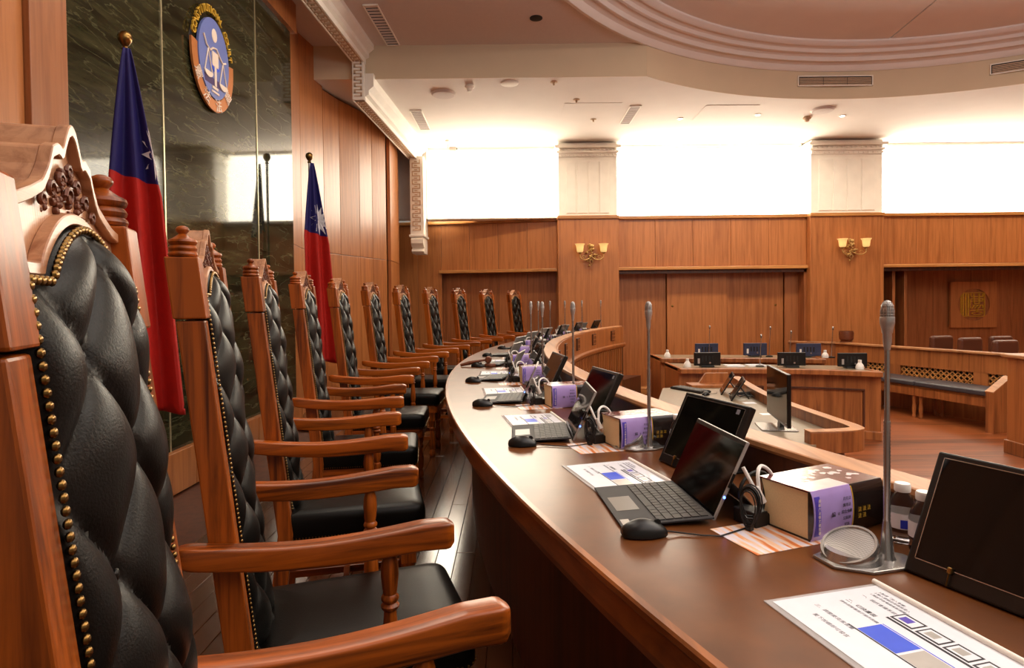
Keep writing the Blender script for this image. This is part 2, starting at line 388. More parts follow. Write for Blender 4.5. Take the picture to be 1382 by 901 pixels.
# pilasters
def pilaster(x0, x1):
    obj('pilaster_panel', B(x0, x1, YP, YW+.4, ZC, H+1.38), WALLW, wb, bevel=.006)
    obj('pilaster_cap', B(x0-.01, x1+.01, YP-.03, YW+.4, H+1.38, H+1.44), TRIM, wb, bevel=.01)
    mb = MB(); xm = (x0+x1)/2; wd = (x1-x0)/2-.02
    mb.box(xm-wd, xm+wd, YP+.02, YW+.5, H+1.44, H+2.46)
    obj('pilaster_shaft', mb, CREAM, wb)
    for j in range(4):
        xx = xm-wd+.12+j*(2*wd-.24)/4
        obj('flute_panel', B(xx+.012, xx+(2*wd-.24)/4-.012, YP+.005, YP+.03, H+1.48, H+2.36), CREAM, wb, bevel=.006)
    mb = MB(); mb.box(xm-wd-.03, xm+wd+.03, YP-.03, YW+.5, H+2.50, H+2.54)
    mb.box(xm-wd-.06, xm+wd+.06, YP-.07, YW+.5, H+2.58, H+2.63)
    mb.box(xm-wd, xm+wd, YP, YW+.5, H+2.44, H+2.68)
    cp = obj('pilaster_capital', mb, CREAM, wb, bevel=.006)
    mb = MB()
    for j in range(15):
        xx = xm-wd+.03+j*(2*wd-.06)/14
        mb.ball((xx, YP-.005, H+2.56), .026, 8, 5, (1, .7, .75)); mb.ball((xx+.03, YP-.005, H+2.47), .014, 6, 4)
    obj('carved_band', mb, CREAM, cp, smooth=True, kind='stuff')
pilaster(.80, 1.84); pilaster(5.12, 6.38)
def section(x0, x1, alc_y):
    k = max(2, round((x1-x0)/.62))
    for a, b in split(x0, x1, k): qpan(a, b, H+.56, H+1.38)
    obj('wainscot_cap', B(x0, x1, YW-.05, YW+.4, H+1.38, H+1.44), TRIM, wb, bevel=.01)
    obj('alcove_lintel', B(x0, x1, YW-.07, YW+.06, H+.50, H+.555), TRIM, wb, bevel=.01)
    obj('alcove_soffit', B(x0, x1, YW-.01, alc_y+.1, H+.53, H+.57), WALLD, wb)
    obj('lintel_board', B(x0, x1, YW, YW+.05, H+.44, H+.50), DARKW, wb)
section(1.84, 5.12, YW+.32); section(6.38, 12.2, 11.7)
# sliding doors in the middle alcove
dx = [1.84, 2.75, 3.83, 4.84, 5.14]
for i, (a, b) in enumerate(zip(dx[:-1], dx[1:])):
    yy = YW+.22+(.05 if i % 2 == 0 else 0)
    nm = 'door_%d' % (i+1)
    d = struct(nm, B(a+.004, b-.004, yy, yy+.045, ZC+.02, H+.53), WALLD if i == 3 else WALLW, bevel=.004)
    if i in (1, 2):
        hx = b-.14 if i == 2 else a+.1
        obj('door_handle', MB().lathe([(.001, -.02), (.018, -.02), (.022, -.012), (.022, 0), (.016, .004)], 12, Matrix.Translation((hx, yy, 1.15)) @ Matrix.Rotation(PI/2, 4, 'X')), BRASS, d, smooth=True)
obj('alcove_side', B(5.08, 5.14, YW, YW+.35, ZC, H+.53), WALLD, wb)
obj('alcove_back', B(1.8, 5.2, YW+.34, YW+.4, ZC, H+.6), DARKW, wb)
struct('baseboard_back', B(.80, 5.12, YP-.04, YW+.02, ZC, ZC+.13), TRIM, bevel=.012)
struct('baseboard_left_alcove', slant(-1.27, .80, ZC, ZC+.13, .18, .05), TRIM, bevel=.012)
# right alcove: folded partition and panel wall
for j in range(3):
    x = 6.47+j*.24
    obj('folding_leaf', B(x, x+.05, YW+.1+j*.05, 11.6, ZC, H+.52), WALLD, wb, bevel=.004)
    obj('partition_dark_board', B(x+.06, x+.2, 11.2, 11.25, ZC, H+.52), DARKW, wb)  # dark wood board between the folded leaves
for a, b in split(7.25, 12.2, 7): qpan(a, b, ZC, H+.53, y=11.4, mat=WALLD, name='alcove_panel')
obj('alcove_back', B(6.38, 12.2, 11.62, 11.7, ZC, H+.6), DARKW, wb)
# cream wall over wainscot, luminous windows
zt, zb = H+2.70, H+1.44
bays = [(-1.45, .82, 'window_1'), (1.82, 5.14, 'window_2'), (6.36, 12.2, 'window_3')]
for x0, x1, nm in bays:
    wn = struct(nm)
    ks = 3 if x1-x0 < 3 else (4 if x1-x0 < 4 else 7)
    for a, b in split(x0, x1, ks):
        obj('light_pane', B(a+.004, b-.004, YW+.30, YW+.32, zb, zt-.03), BAYM, wn)
    obj('window_frame', B(x0, x1, YW+.20, YW+.30, zt-.05, zt), CREAM, wn)
    obj('window_ledge', B(x0, x1, YW, YW+.3, zb-.02, zb), CREAM, wn)
struct('trim_1', B(1.9, 5.05, YW+.02, YW+.06, zt-.055, zt-.035), CREAM)
struct('wall_back_plaster', B(-2.9, -1.45, YW+.02, YW+.3, H+1.44, H+2.7), SOFF)
# enclosing walls out of frame
struct('wall_right', B(12.2, 12.4, -5, 12, ZC, H+3.2), WALLW)
# ------------------------------------------------------------------ ceiling
def circ3(a, b, c):
    ax, ay = a; bx, by = b; cx_, cy_ = c
    d = 2*(ax*(by-cy_)+bx*(cy_-ay)+cx_*(ay-by))
    ux = ((ax*ax+ay*ay)*(by-cy_)+(bx*bx+by*by)*(cy_-ay)+(cx_*cx_+cy_*cy_)*(ay-by))/d
    uy = ((ax*ax+ay*ay)*(cx_-bx)+(bx*bx+by*by)*(ax-cx_)+(cx_*cx_+cy_*cy_)*(bx-ax))/d
    return ux, uy, math.hypot(ax-ux, ay-uy)
DX, DY, DR = circ3((.63, 6.31), (3.9, 8.27), (6.57, 7.78))
ZU, ZL = H+3.1, H+2.7
YF = 7.38
# angle where the ring leaves the straight fascia
a_l = math.asin((YF-DY)/DR)
NS = 96
ringp = [(DX+DR*math.cos(PI-a_l-(PI-2*a_l)*i/NS), DY+DR*math.sin(PI-a_l-(PI-2*a_l)*i/NS)) for i in range(NS+1)]
ce = MB()
low = [(-2.9, YF)]+ringp+[(13, YF), (13, 12), (-2.9, 12)]
ce.prism(low, ZL, ZU)
ceiling = struct('ceiling', ce, PLAST)
fa = MB(); fp = [(-2.9, YF)]+ringp+[(13, YF)]
def outw(p): 
    if p[0] < ringp[0][0]+.001 or p[0] > ringp[-1][0]-.001: return (p[0], p[1]-.006)
    dd_ = math.hypot(p[0]-DX, p[1]-DY); return (p[0]-(p[0]-DX)/dd_*.006, p[1]-(p[1]-DY)/dd_*.006)
fa.loft([[(*p, ZL-.001), (*outw(p), ZL-.001), (*outw(p), ZU), (*p, ZU)] for p in fp])
obj('fascia', fa, FASC, ceiling)
ce.__init__()
# upper ceiling around the dome, strips between circle and rectangle
full = [(DX+DR*math.cos(2*PI*i/NS), DY+DR*math.sin(2*PI*i/NS)) for i in range(NS)]
def rectpt(x, y):
    dx_, dy_ = x-DX, y-DY; k = 1e9
    if dx_ > 1e-6: k = min(k, (13.5-DX)/dx_)
    if dx_ < -1e-6: k = min(k, (-3-DX)/dx_)
    if dy_ > 1e-6: k = min(k, (8.9-DY)/dy_)
    if dy_ < -1e-6: k = min(k, (-5-DY)/dy_)
    return DX+dx_*k, DY+dy_*k
up_ = MB()
outer = [rectpt(*p) for p in full]
for cxn, cyn in ((-3, 8.9), (13.5, 8.9), (-3, -5), (13.5, -5)):
    j = min(range(NS), key=lambda i: math.hypot(outer[i][0]-cxn, outer[i][1]-cyn)); outer[j] = (cxn, cyn)
for i in range(NS):
    j = (i+1) % NS
    a, b, c, d = full[i], full[j], outer[j], outer[i]
    up_.add([(*a, ZU), (*b, ZU), (*c, ZU), (*d, ZU), (*a, ZU+.06), (*b, ZU+.06), (*c, ZU+.06), (*d, ZU+.06)], [(0, 1, 2, 3), (7, 6, 5, 4), (0, 4, 5, 1), (2, 6, 7, 3)])
struct('ceiling_upper', up_, SOFF)
prof = [(.03, -.012), (.02, -.03), (-.02, -.035), (-.05, -.01), (-.07, .03), (-.13, .05), (-.16, .035), (-.19, .04), (-.21, .085), (-.27, .11), (-.30, .09), (-.33, .095), (-.35, .13), (-.41, .15), (-.43, .13), (-.46, .135), (-.50, .17), (-.50, .20)]
dm = MB(); rings = []
for dr, dz in prof: rings.append([(DX+(DR+dr)*math.cos(2*PI*i/NS), DY+(DR+dr)*math.sin(2*PI*i/NS), ZU+dz) for i in range(NS)])
dm.loft(rings, cap=False)
dome = struct('ceiling_dome', dm, PLAST, smooth=True)
r2 = DR-.49
for k in range(6):
    a0, a1 = 2*PI*k/6+.42, 2*PI*(k+1)/6+.42
    m_ = 16; g = .003
    poly = [(DX, DY)]+[(DX+r2*math.cos(a0+g+(a1-a0-2*g)*i/m_), DY+r2*math.sin(a0+g+(a1-a0-2*g)*i/m_)) for i in range(m_+1)]
    obj('ceiling_segment', MB().prism(poly, ZU+.19, ZU+.25), PLAST, dome)
# beams with key pattern on the left
def beam(name, x0, slope, y0, y1, z0, z1):
    X = lambda y: x0+slope*y
    b = struct(name)
    mb = MB()
    rings = []
    for y in (y0, y1):
        rings.append([(X(y), y, z1), (X(y), y, z0), (X(y)+.15, y, z0), (X(y)+.15, y, z0+.05), (X(y)+.19, y, z0+.07), (X(y)+.19, y, z0+.12), (X(y)+.25, y, z0+.17), (X(y)+.25, y, z1)])
    mb.loft(rings); obj('beam_body', mb, CREAM, b)
    kb = MB(); y = y0+.03; s_ = .085
    while y < y1-.06 and y0 > -9:
        if y > 3.0:
            x = X(y)+.025; z = z0-.006; q = .011
            kb.box(x, x+.1, y, y+q, z, z+.008); kb.box(x, x+q, y, y+s_*.75, z, z+.008); kb.box(x+.089, x+.1, y+.02, y+s_, z, z+.008)
            kb.box(x+.03, x+.07, y+.03, y+.03+q, z, z+.008); kb.box(x+.03, x+.04, y+.03, y+.06, z, z+.008)
        y += s_
    obj('key_pattern', kb, KEY, b, kind='stuff')
    mb = MB()
    for y in (0,):
        mb.loft([[(X(yy)+.0, yy, z0), (X(yy)+.014, yy, z0), (X(yy)+.014, yy, z0-.01), (X(yy), yy, z0-.01)] for yy in (y0, y1)])
        mb.loft([[(X(yy)+.136, yy, z0), (X(yy)+.15, yy, z0), (X(yy)+.15, yy, z0-.01), (X(yy)+.136, yy, z0-.01)] for yy in (y0, y1)])
    obj('edge_moulding', mb, CREAM, b)
    return b
beam('trim_2', -2.31, .058, -3, 7.36, H+2.88, H+3.14)
beam('trim_3', -2.26, .052, 7.30, 10.5, H+2.42, H+2.74)
# drop between the two beams and end strip with corbel
tr = struct('trim_4', B(-1.885, -1.74, 7.28, 7.36, H+2.42, H+3.0), CREAM, bevel=.008)
mb = MB()
for j in range(11):
    z = H+2.46+j*.038; mb.box(-1.86, -1.765, 7.272, 7.28, z, z+.01); mb.box(-1.86 if j % 2 else -1.785, -1.84 if j % 2 else -1.765, 7.272, 7.28, z, z+.038)
obj('key_pattern', mb, KEY, tr, kind='stuff')
es = struct('trim_5', B(-1.70, -1.47, 10.22, 10.7, H+1.12, H+2.45), CREAM, bevel=.008)
mb = MB()
for j in range(17):
    z = H+1.2+j*.07; mb.box(-1.66, -1.52, 10.205, 10.22, z, z+.014); mb.box(-1.66 if j % 2 else -1.536, -1.644 if j % 2 else -1.52, 10.205, 10.22, z, z+.07); mb.box(-1.62, -1.57, 10.205, 10.22, z+.03, z+.044)
obj('key_pattern', mb, KEY, es, kind='stuff')
obj('corbel_band', B(-1.72, -1.45, 10.19, 10.7, H+1.09, H+1.13), CREAM, es, bevel=.008)
cb = MB(); pr = [(10.24, 1.09), (10.18, 1.05), (10.19, .98), (10.26, .93), (10.33, .91), (10.27, .89), (10.25, .85), (10.31, .82), (10.7, .82), (10.7, 1.09)]
cb.add([(x, y, H+z) for x in (-1.69, -1.48) for y, z in pr], [tuple(range(10)), tuple(range(19, 9, -1))]+[(i, (i+1) % 10, 10+(i+1) % 10, 10+i) for i in range(10)])
obj('corbel', cb, CREAM, es, bevel=.006)

# ceiling fittings
def vent(x, y, z, L, W, rz, label, n=9, vert=None):
    t = thing('ceiling_vent', label, 'vent', (x, y, z), rz, None)
    if vert:
        t.rotation_euler = vert
    mb = MB(); mb.box(-L/2, L/2, -W/2, -W/2+.012, -.008, .006); mb.box(-L/2, L/2, W/2-.012, W/2, -.008, .006)
    mb.box(-L/2, -L/2+.012, -W/2, W/2, -.008, .006); mb.box(L/2-.012, L/2, -W/2, W/2, -.008, .006)
    obj('frame', mb, CREAM, t)
    obj('duct', B(-L/2+.01, L/2-.01, -W/2+.01, W/2-.01, .002, .006), BLKM, t)
    if vert or n >= 20:
        for q_ in range(3):
            for j in range(5):
                a_ = -L/2+.02+(L-.04)*q_/3; y0 = -W/2+.018+(W-.036)*j/5
                obj('slat', B(a_+.004, a_+(L-.04)/3-.004, y0, y0+(W-.036)/5*.5, -.005, .001), KEY, t)
        return t
    for j in range(n):
        x0 = -L/2+.02+(L-.04)*j/n
        obj('slat', B(x0, x0+(L-.04)/n*.55, -W/2+.012, W/2-.012, -.005, .001), SOFF, t)
    return t
vent(-1.42, 6.85, ZU-.006, 1.0, .16, PI/2-.05, 'long dark slotted vent in upper ceiling beside the left beam', 14)
vent(-1.33, 9.05, ZL-.006, .95, .17, PI/2, 'white slotted ceiling vent near the left beam end', 14)
vent(1.76, 8.9, ZL-.006, .85, .16, PI/2, 'white slotted ceiling vent near the middle of the lower ceiling', 14)
def ring_vent(th, label, n, L):
    x = DX+(DR+.0)*math.cos(th); y = DY+(DR)*math.sin(th)
    t = vent(x-.048*math.cos(th), y-.048*math.sin(th), H+2.93, L, .14, 0, label, n)
    ax = Vector((-math.sin(th), math.cos(th), 0)); nz = Vector((math.cos(th), math.sin(th), 0)); ay = nz.cross(ax)
    Mx = Matrix((ax, ay, nz)).transposed(); t.rotation_euler = Mx.to_euler(); return t
ring_vent(math.atan2(8.27-DY, 4.42-DX), 'dark slotted vent in curved ceiling fascia above second pilaster', 20, 1.02)
ring_vent(math.atan2(7.68-DY, 6.75-DX), 'dark slotted vent in curved ceiling fascia at right edge', 20, 1.1)
def puck(name, x, y, z, prof, mat, label, cat, lens=None):
    o = obj(name, MB().lathe(prof, 24, Matrix.Translation((x, y, z)) @ Matrix.Scale(-1, 4, (0, 0, 1))), mat, smooth=True); tag(o, label, cat)
    if lens: obj('lens', MB().lathe([(.001, 0), (lens, 0), (lens, .006)], 20, Matrix.Translation((x, y, z-prof[-1][1]-.008))), SPOT, o)
    return o
puck('ceiling_speaker', -.86, 7.9, ZL, [(.16, 0), (.16, .012), (.14, .03), (.001, .035)], SOFF, 'large round cream ceiling speaker nearest left beam', 'speaker')
puck('smoke_detector', -.5, 7.62, ZL, [(.05, 0), (.06, .015), (.06, .03), (.035, .045), (.03, .07), (.02, .08), (.001, .08)], CREAM, 'small white smoke detector between two round ceiling discs', 'smoke detector')
puck('ceiling_downlight', 0, 7.56, ZL, [(.11, 0), (.11, .01), (.09, .016), (.001, .014)], CREAM, 'round white recessed ceiling downlight beside the smoke detector', 'ceiling light')
puck('sprinkler', .55, 7.54, ZL, [(.045, 0), (.045, .006), (.015, .012), (.012, .04), (.001, .04)], KEY, 'tiny ceiling sprinkler right of the round downlight', 'sprinkler')
puck('sprinkler', .9, 8.2, ZL, [(.045, 0), (.045, .006), (.015, .012), (.012, .04), (.001, .04)], KEY, 'tiny ceiling sprinkler left of the ceiling vent, nearer the fascia', 'sprinkler')
puck('sprinkler', 1.25, 9.1, ZL, [(.045, 0), (.045, .006), (.015, .012), (.012, .04), (.001, .04)], KEY, 'tiny ceiling sprinkler nearest the windows, left of the vent', 'sprinkler')
puck('sprinkler', .3, 6.7, ZU, [(.07, 0), (.07, .008), (.03, .014), (.001, .014)], BLKM, 'dark sprinkler in the upper ceiling left of the dome', 'sprinkler')
puck('ceiling_speaker', 4.5, 8.75, ZL, [(.16, 0), (.16, .012), (.14, .03), (.001, .035)], SOFF, 'round ceiling speaker above the second pilaster', 'speaker')
puck('smoke_detector', 4.45, 9.1, ZL, [(.05, 0), (.06, .015), (.06, .03), (.035, .045), (.03, .07), (.001, .08)], KEY, 'smoke detector above the second pilaster', 'smoke detector')
for x, y, lb in ((2.55, 9.1, 'bright recessed spotlight above the middle window'), (3.65, 8.95, 'bright recessed spotlight left of the second pilaster'), (4.95, 9.05, 'bright recessed spotlight above second pilaster, right of detector')):
    puck('spotlight', x, y, ZL, [(.05, 0), (.05, .006), (.04, .01), (.001, .008)], CREAM, lb, 'ceiling light', .03)
hp = obj('access_hatch', B(.75, 1.55, 8.35, 8.95, ZL-.004, ZL), PLAST, bevel=.002); tag(hp, 'flush square ceiling access hatch left of the middle vent', 'hatch')
hp = obj('access_hatch', B(2.75, 3.5, 8.5, 9.2, ZL-.006, ZL), PLAST, bevel=.002); tag(hp, 'flush ceiling access hatch above the middle window', 'hatch')
# ceiling microphone/camera bracket at left window corner
t = thing('ceiling_camera', 'small white surveillance camera bracket at left window corner', 'camera', (-1.05, 10.2, ZL))
obj('mount', MB().lathe([(.04, -.03), (.04, 0)], 12), CREAM, t); obj('arm', MB().tube([(0, 0, -.03), (.0, 0, -.12), (.06, -.03, -.15)], .012), CREAM, t, smooth=True)
obj('camera_head', MB().box(.03, .15, -.08, -.02, -.19, -.12), CREAM, t, bevel=.01); obj('lens', MB().ball((.15, -.05, -.155), .02), BLK, t, smooth=True)

# ------------------------------------------------------------------ emblem on the marble
EM = Matrix.Translation((WL(4.70)+.012, 4.70, H+1.885)) @ Matrix(((0, 0, 1, 0), (1, 0, 0, 0), (0, 1, 0, 0), (0, 0, 0, 1)))  # local x -> +Y, y -> z, z -> +X
em = thing('court_emblem', 'oval court emblem with scales figure and gold lettering on marble wall', 'emblem')
em.matrix_world = EM
A, Bv = .325, .40
def ell(a, b, t0, t1, n): return [(a*math.cos(t0+(t1-t0)*i/n), b*math.sin(t0+(t1-t0)*i/n)) for i in range(n+1)]
obj('blue_disc', MB().prism(ell(A*.73, Bv*.76, 0, 2*PI, 40)[:-1], 0, .022), EMBL, em, bevel=.003)
o_, i_ = ell(A, Bv, PI-.12, 2*PI+.12, 40), ell(A*.75, Bv*.78, PI-.12, 2*PI+.12, 40)
mb = MB(); mb.loft([[(*o_[k], 0), (*o_[k], .016), (*i_[k], .016), (*i_[k], 0)] for k in range(41)]); obj('copper_ring', mb, EMBO, em)
def on_ell(mb, s_, ang_, a, b, rot):
    return mb
let = 'CONSTITUTIONAL COURT'
for i, ch in enumerate(let):
    if ch == ' ': continue
    th = PI-.22-(PI-.44)*(i+.5)/len(let)
    g = text_mb(ch, .078, .007); x, y = A*.90*math.cos(th), Bv*.92*math.sin(th)
    g.xform(Matrix.Translation((x, y, .010)) @ Matrix.Rotation(th-PI/2, 4, 'Z')); obj('gold_letter', g, GOLD, em)
for ch, th in zip('憲法法庭', (PI+.55, PI+1.12, PI+1.78, PI+2.45)):
    g = text_mb(ch, .105, .003); x, y = A*.875*math.cos(th), Bv*.89*math.sin(th)
    g.xform(Matrix.Translation((x, y, .019)) @ Matrix.Rotation(th-1.5*PI, 4, 'Z')); obj('white_character', g, EMBW, em)
mb = MB()
mb.ball((0, .18, .024), .042, 14, 8, (1, 1.25, .15))
mb.tube([(-.17, .13, .026), (-.13, .065, .026), (-.08, .04, .026), (-.03, .075, .026), (.02, .085, .026), (.07, .04, .026), (.12, .01, .026), (.17, .03, .026)], .008, 6)
for sx, yy in ((-.105, .045), (.125, .01)):
    mb.tube([(sx, yy, .026), (sx-.055, yy-.17, .026)], .005, 6); mb.tube([(sx, yy, .026), (sx+.055, yy-.17, .026)], .005, 6)
    mb.prism([(sx+.065*math.cos(a), yy-.17+.045*math.sin(a)) for a in [PI+PI*k/10 for k in range(11)]], .022, .03)
mb.box(-.045, .05, -.06, .05, .022, .028); mb.box(-.012, .018, -.21, -.06, .022, .028); mb.box(-.05, .04, -.235, -.215, .022, .028); mb.box(-.06, .055, -.265, -.25, .022, .028)
obj('scales_figure', mb, EMBW, em)
obj('open_book', MB().prism([(-.07, -.04), (0, -.075), (.07, -.04), (.07, -.07), (0, -.105), (-.07, -.07)], .022, .026), BLUE, em)
obj('purple_band', MB().prism([(-.17, -.155), (.17, -.155), (.15, -.21), (-.15, -.21)], .0215, .0235), EMBP, em)

# ------------------------------------------------------------------ flags
def flag(x, y, label, lab2):
    t = thing('flag', label, 'flag', (x, y, 0), -.93, 'flags on poles behind the judges')
    obj('pole', MB().tube([(0, 0, .05), (0, 0, H+1.44)], .013, 10), LGREY, t, smooth=True)
    obj('finial', MB().lathe([(.014, 0), (.02, .01), (.012, .025), (.022, .035), (.034, .055), (.038, .075), (.03, .098), (.012, .11), (.001, .112)], 16, Matrix.Translation((0, 0, H+1.42))), BRASS, t, smooth=True)
    obj('base', MB().lathe([(.16, 0), (.16, .025), (.12, .04), (.03, .06), (.025, .2), (.001, .2)], 24), BRASS, t, smooth=True)
    mb = MB(); ns, na = 60, 28
    ztop, zbot = H+1.41, H-.58
    def P(s_, a):
        z = ztop-(ztop-zbot)*s_
        left = -.014-.085*min(1, s_/.38)**.8
        right = .020+.125*min(1, s_/.38)**.9+.10*max(0, s_-.35)/.65
        yy = left+(right-left)*a
        amp = .075*min(1, s_*1.8+.05)
        xx = .075+amp*.8*math.sin(a*PI*4.2+1.3*s_+.6)*(.5+.5*a)+.02*math.sin(a*9+s_*3)*s_
        z2 = z-.14*(a-.3)*min(1, s_*1.3)*(1 if s_ < .97 else .6)
        return (xx, yy, z2)
    vs = [P(i/ns, j/na) for i in range(ns+1) for j in range(na+1)]
    th = [(v[0]-.006, v[1], v[2]) for v in vs]
    fs = []; mi = []
    for i in range(ns):
        for j in range(na):
            q = (i*(na+1)+j, i*(na+1)+j+1, (i+1)*(na+1)+j+1, (i+1)*(na+1)+j)
            fs.append(q); mi.append(0 if i/ns < .345 else 1)
    mb.v = vs; mb.f = fs; mb.mi = mi
    cl = obj('cloth', mb, [NAVY, RED], t, smooth=True); so = cl.modifiers.new('s', 'SOLIDIFY'); so.thickness = .004
    # white sun on the blue canton, partly lost in the folds
    mb = MB(); sc_, ac = .275, (1.16 if lab2 == 0 else .72)
    def on(s_, a):
        p = P(max(0, s_), min(1, max(0, a))); return (p[0]+.006, p[1], p[2])
    n_ = 12; rr = []
    for k in range(n_*2):
        th_ = PI*2*k/(n_*2); R_ = 1 if k % 2 == 0 else .55
        rr.append(on(sc_+.075*R_*math.sin(th_), ac+.42*R_*math.cos(th_)))
    c0 = on(sc_, ac)
    mb.add([c0]+rr, [(0, 1+k, 1+(k+1) % (2*n_)) for k in range(2*n_)])
    so = obj('white_sun', mb, WHF, t); m_ = so.modifiers.new('s', 'SOLIDIFY'); m_.thickness = .005; m_.offset = 0
    return t
flag(-2.15, 3.41, 'draped red and blue flag on pole in front of the marble, behind the nearest chair', 0)
flag(-2.05, 6.19, 'draped red and blue flag farther off, against the curved wood wall', 1)

# ------------------------------------------------------------------ judges' chair
W = .40
rake = lambda z: max(0, (1.374-z))*.11 if z > .45 else .1016-(.45-z)*.12
def ztop(y):
    k = [(0, 1.352), (.05, 1.362), (.075, 1.366), (.10, 1.374), (.125, 1.384), (.14, 1.40), (.15, 1.418), (.165, 1.424), (.175, 1.420), (.183, 1.434), (.192, 1.446), (.20, 1.449)]
    y = y if y <= .2 else .4-y
    for (a, b), (c, d) in zip(k[:-1], k[1:]):
        if y <= c: return b+(d-b)*(y-a)/(c-a)
    return 1.449
def zarch(y):
    y = abs(y-.2)
    if y > .105: return 1.300
    return 1.300+.052*math.cos(y/.105*PI/2)**.8
def make_chair():
    t = thing('judge_chair', '', 'chair', (0, 0, 0), 0, "judges' chairs along the curved desk")
    def pst(y0, y1, bl):
        mb = MB(); rings = []
        for z in (0, .2, .45, .8, 1.1, 1.246):
            x = rake(z); rings.append([(x, y0, z), (x, y1, z), (x-.052, y1, z), (x-.052, y0, z)])
        mb.loft(rings); p = obj('back_post', mb, CW, t, bevel=.003)
        ya, yb = (y0-.004, y1+.006) if bl == 0 else (y0-.006, y1+.004)
        mb = MB(); mb.loft([[(rake(z)+.005, ya, z), (rake(z)+.005, yb, z), (rake(z)-.056, yb, z), (rake(z)-.056, ya, z)] for z in (1.25, 1.374)])
        obj('post_block', mb, CW, p, bevel=.003)
        yc = (ya+yb)/2
        pr = [(.020, 0), (.026, .002), (.0275, .006), (.026, .010), (.0235, .012), (.0255, .014), (.0265, .018), (.0245, .022), (.0225, .024), (.025, .026), (.027, .031), (.0255, .035), (.018, .039), (.011, .044), (.0075, .047), (.0085, .049), (.012, .053), (.0125, .057), (.010, .061), (.005, .0635), (.001, .064)]
        obj('finial', MB().lathe(pr, 24, Matrix.Translation((-.026, yc, 1.374))), CW, p, smooth=True)
    pst(0, .042, 0); pst(W-.042, W, 1)
    # crest rail
    nY = 72; ys = [.036+(W-.072)*i/nY for i in range(nY+1)]
    mb = MB(); rings = []
    xf = -.013; xb = -.06
    for y in ys:
        a, b = zarch(y)-.004, ztop(y)
        rings.append([(xf+rake(a), y, a), (xf, y, b), (xb, y, b), (xb+rake(a), y, a)])
    mb.loft(rings); cr = obj('crest_rail', mb, CRW, t, bevel=.0015, seg=1)
    mb = MB(); rings = []
    for y in ys[3:-3]:
        b = ztop(y); rings.append([(xf+.010, y, b+.002), (xf+.010, y, b-.009), (xf-.001, y, b-.009), (xf-.001, y, b+.002)])
    mb.loft(rings); obj('crest_moulding', mb, CRW, cr, bevel=.001, seg=1)
    mb = MB(); rings = []
    for y in ys[6:-6]:
        a = zarch(y)+.004; x = xf+rake(a)
        rings.append([(x+.010, y, a+.010), (x+.012, y, a), (x-.001, y, a), (x-.001, y, a+.011)])
    mb.loft(rings); obj('arch_moulding', mb, CRW, cr, bevel=.001, seg=1)
    rnd = random.Random(3); mb = MB()
    for k in range(70):
        u = rnd.uniform(-1, 1); v = rnd.random()
        yy = .2+u*.075*(1-v*.85); zz = 1.368+v*.038-abs(u)*.014*(1-v)
        mb.ball((xf+.001+rnd.random()*.003, yy, zz), rnd.uniform(.0025, .0042), 7, 5, (1, 1, 1))
    for u, v, r_ in ((-.045, .006, .009), (.045, .006, .009), (-.022, .018, .008), (.022, .018, .008), (0, .030, .007), (-.068, -.006, .007), (.068, -.006, .007), (0, .006, .010)):
        pts_ = []; s_ = 1 if u < 0 else -1
        for q in range(12):
            a = q*.62; rq = r_*(1-q/14); pts_.append((xf+.006, .2+u+s_*rq*math.cos(a), 1.376+v+rq*math.sin(a)))
        mb.tube(pts_, .0022, 5)
    obj('carved_ornament', mb, CARV, cr, smooth=True)
    # tufted leather back
    mb = MB(); nz_, ny = 190, 68; vs = []; nodes = []
    z0 = .50
    for i in range(nz_+1):
        for j in range(ny+1):
            y = .042+(W-.084)*j/ny; zt_ = zarch(y)+.002
            z = z0+(zt_-z0)*i/nz_
            e = (y-.2)/((W-.084)/2); edge = max(0, 1-e*e)**.42
            tp = min(1, max(0, (zt_-z)/.07)); te = (1-(1-tp)**2)**.5
            p = (y-.2)/.152+z/.19; q = (y-.2)/.152-z/.19
            s_ = (abs(math.sin(PI*p))*abs(math.sin(PI*q)))
            dist2 = ((p-round(p))**2+(q-round(q))**2)
            h = .010+.012*edge*te+.030*edge*te*((s_*s_+.0008)**.20)-.010*math.exp(-dist2/.008)*edge
            h += .004*math.sin(z*31+y*18)*edge*te
            vs.append((rake(z)-.02+h, y, z))
    fs = [(i*(ny+1)+j, i*(ny+1)+j+1, (i+1)*(ny+1)+j+1, (i+1)*(ny+1)+j) for i in range(nz_) for j in range(ny)]
    mb.v = vs; mb.f = fs; mb.mi = [0]*len(fs)
    lb = obj('leather_back', mb, LEA, t, smooth=True)
    mb = MB()
    for a in range(-2, 12):
        for b_ in range(-14, 4):
            y = .2+.152*(a+b_)/2; z = .19*(a-b_)/2
            if .07 < y < .33 and .56 < z < zarch(y)-.04: mb.ball((rake(z)+.006, y, z), .006, 8, 5, (.5, 1, 1))
    obj('tufting_buttons', mb, LEA, lb, smooth=True, kind='stuff')
    obj('back_board', MB().loft([[(rake(z)-.022, .04, z), (rake(z)-.022, W-.04, z), (rake(z)-.04, W-.04, z), (rake(z)-.04, .04, z)] for z in (.44, .8, 1.31)]), CW, t)
    mb = MB()
    z = .53
    while z < 1.296:
        for y in (.0465, W-.0465): mb.ball((rake(z)+.0035, y, z), .0042, 7, 5, (.8, 1, 1))
        z += .0098
    y = .05
    while y < W-.05:
        zz = zarch(y); mb.ball((rake(zz)+.004, y, zz-.001), .0042, 7, 5, (.8, 1, 1)); 
        y += .0098 if abs(y-.2) < .06 or abs(y-.2) > .11 else .0055
    obj('brass_nailheads', mb, BRASS, t, smooth=True, kind='stuff')
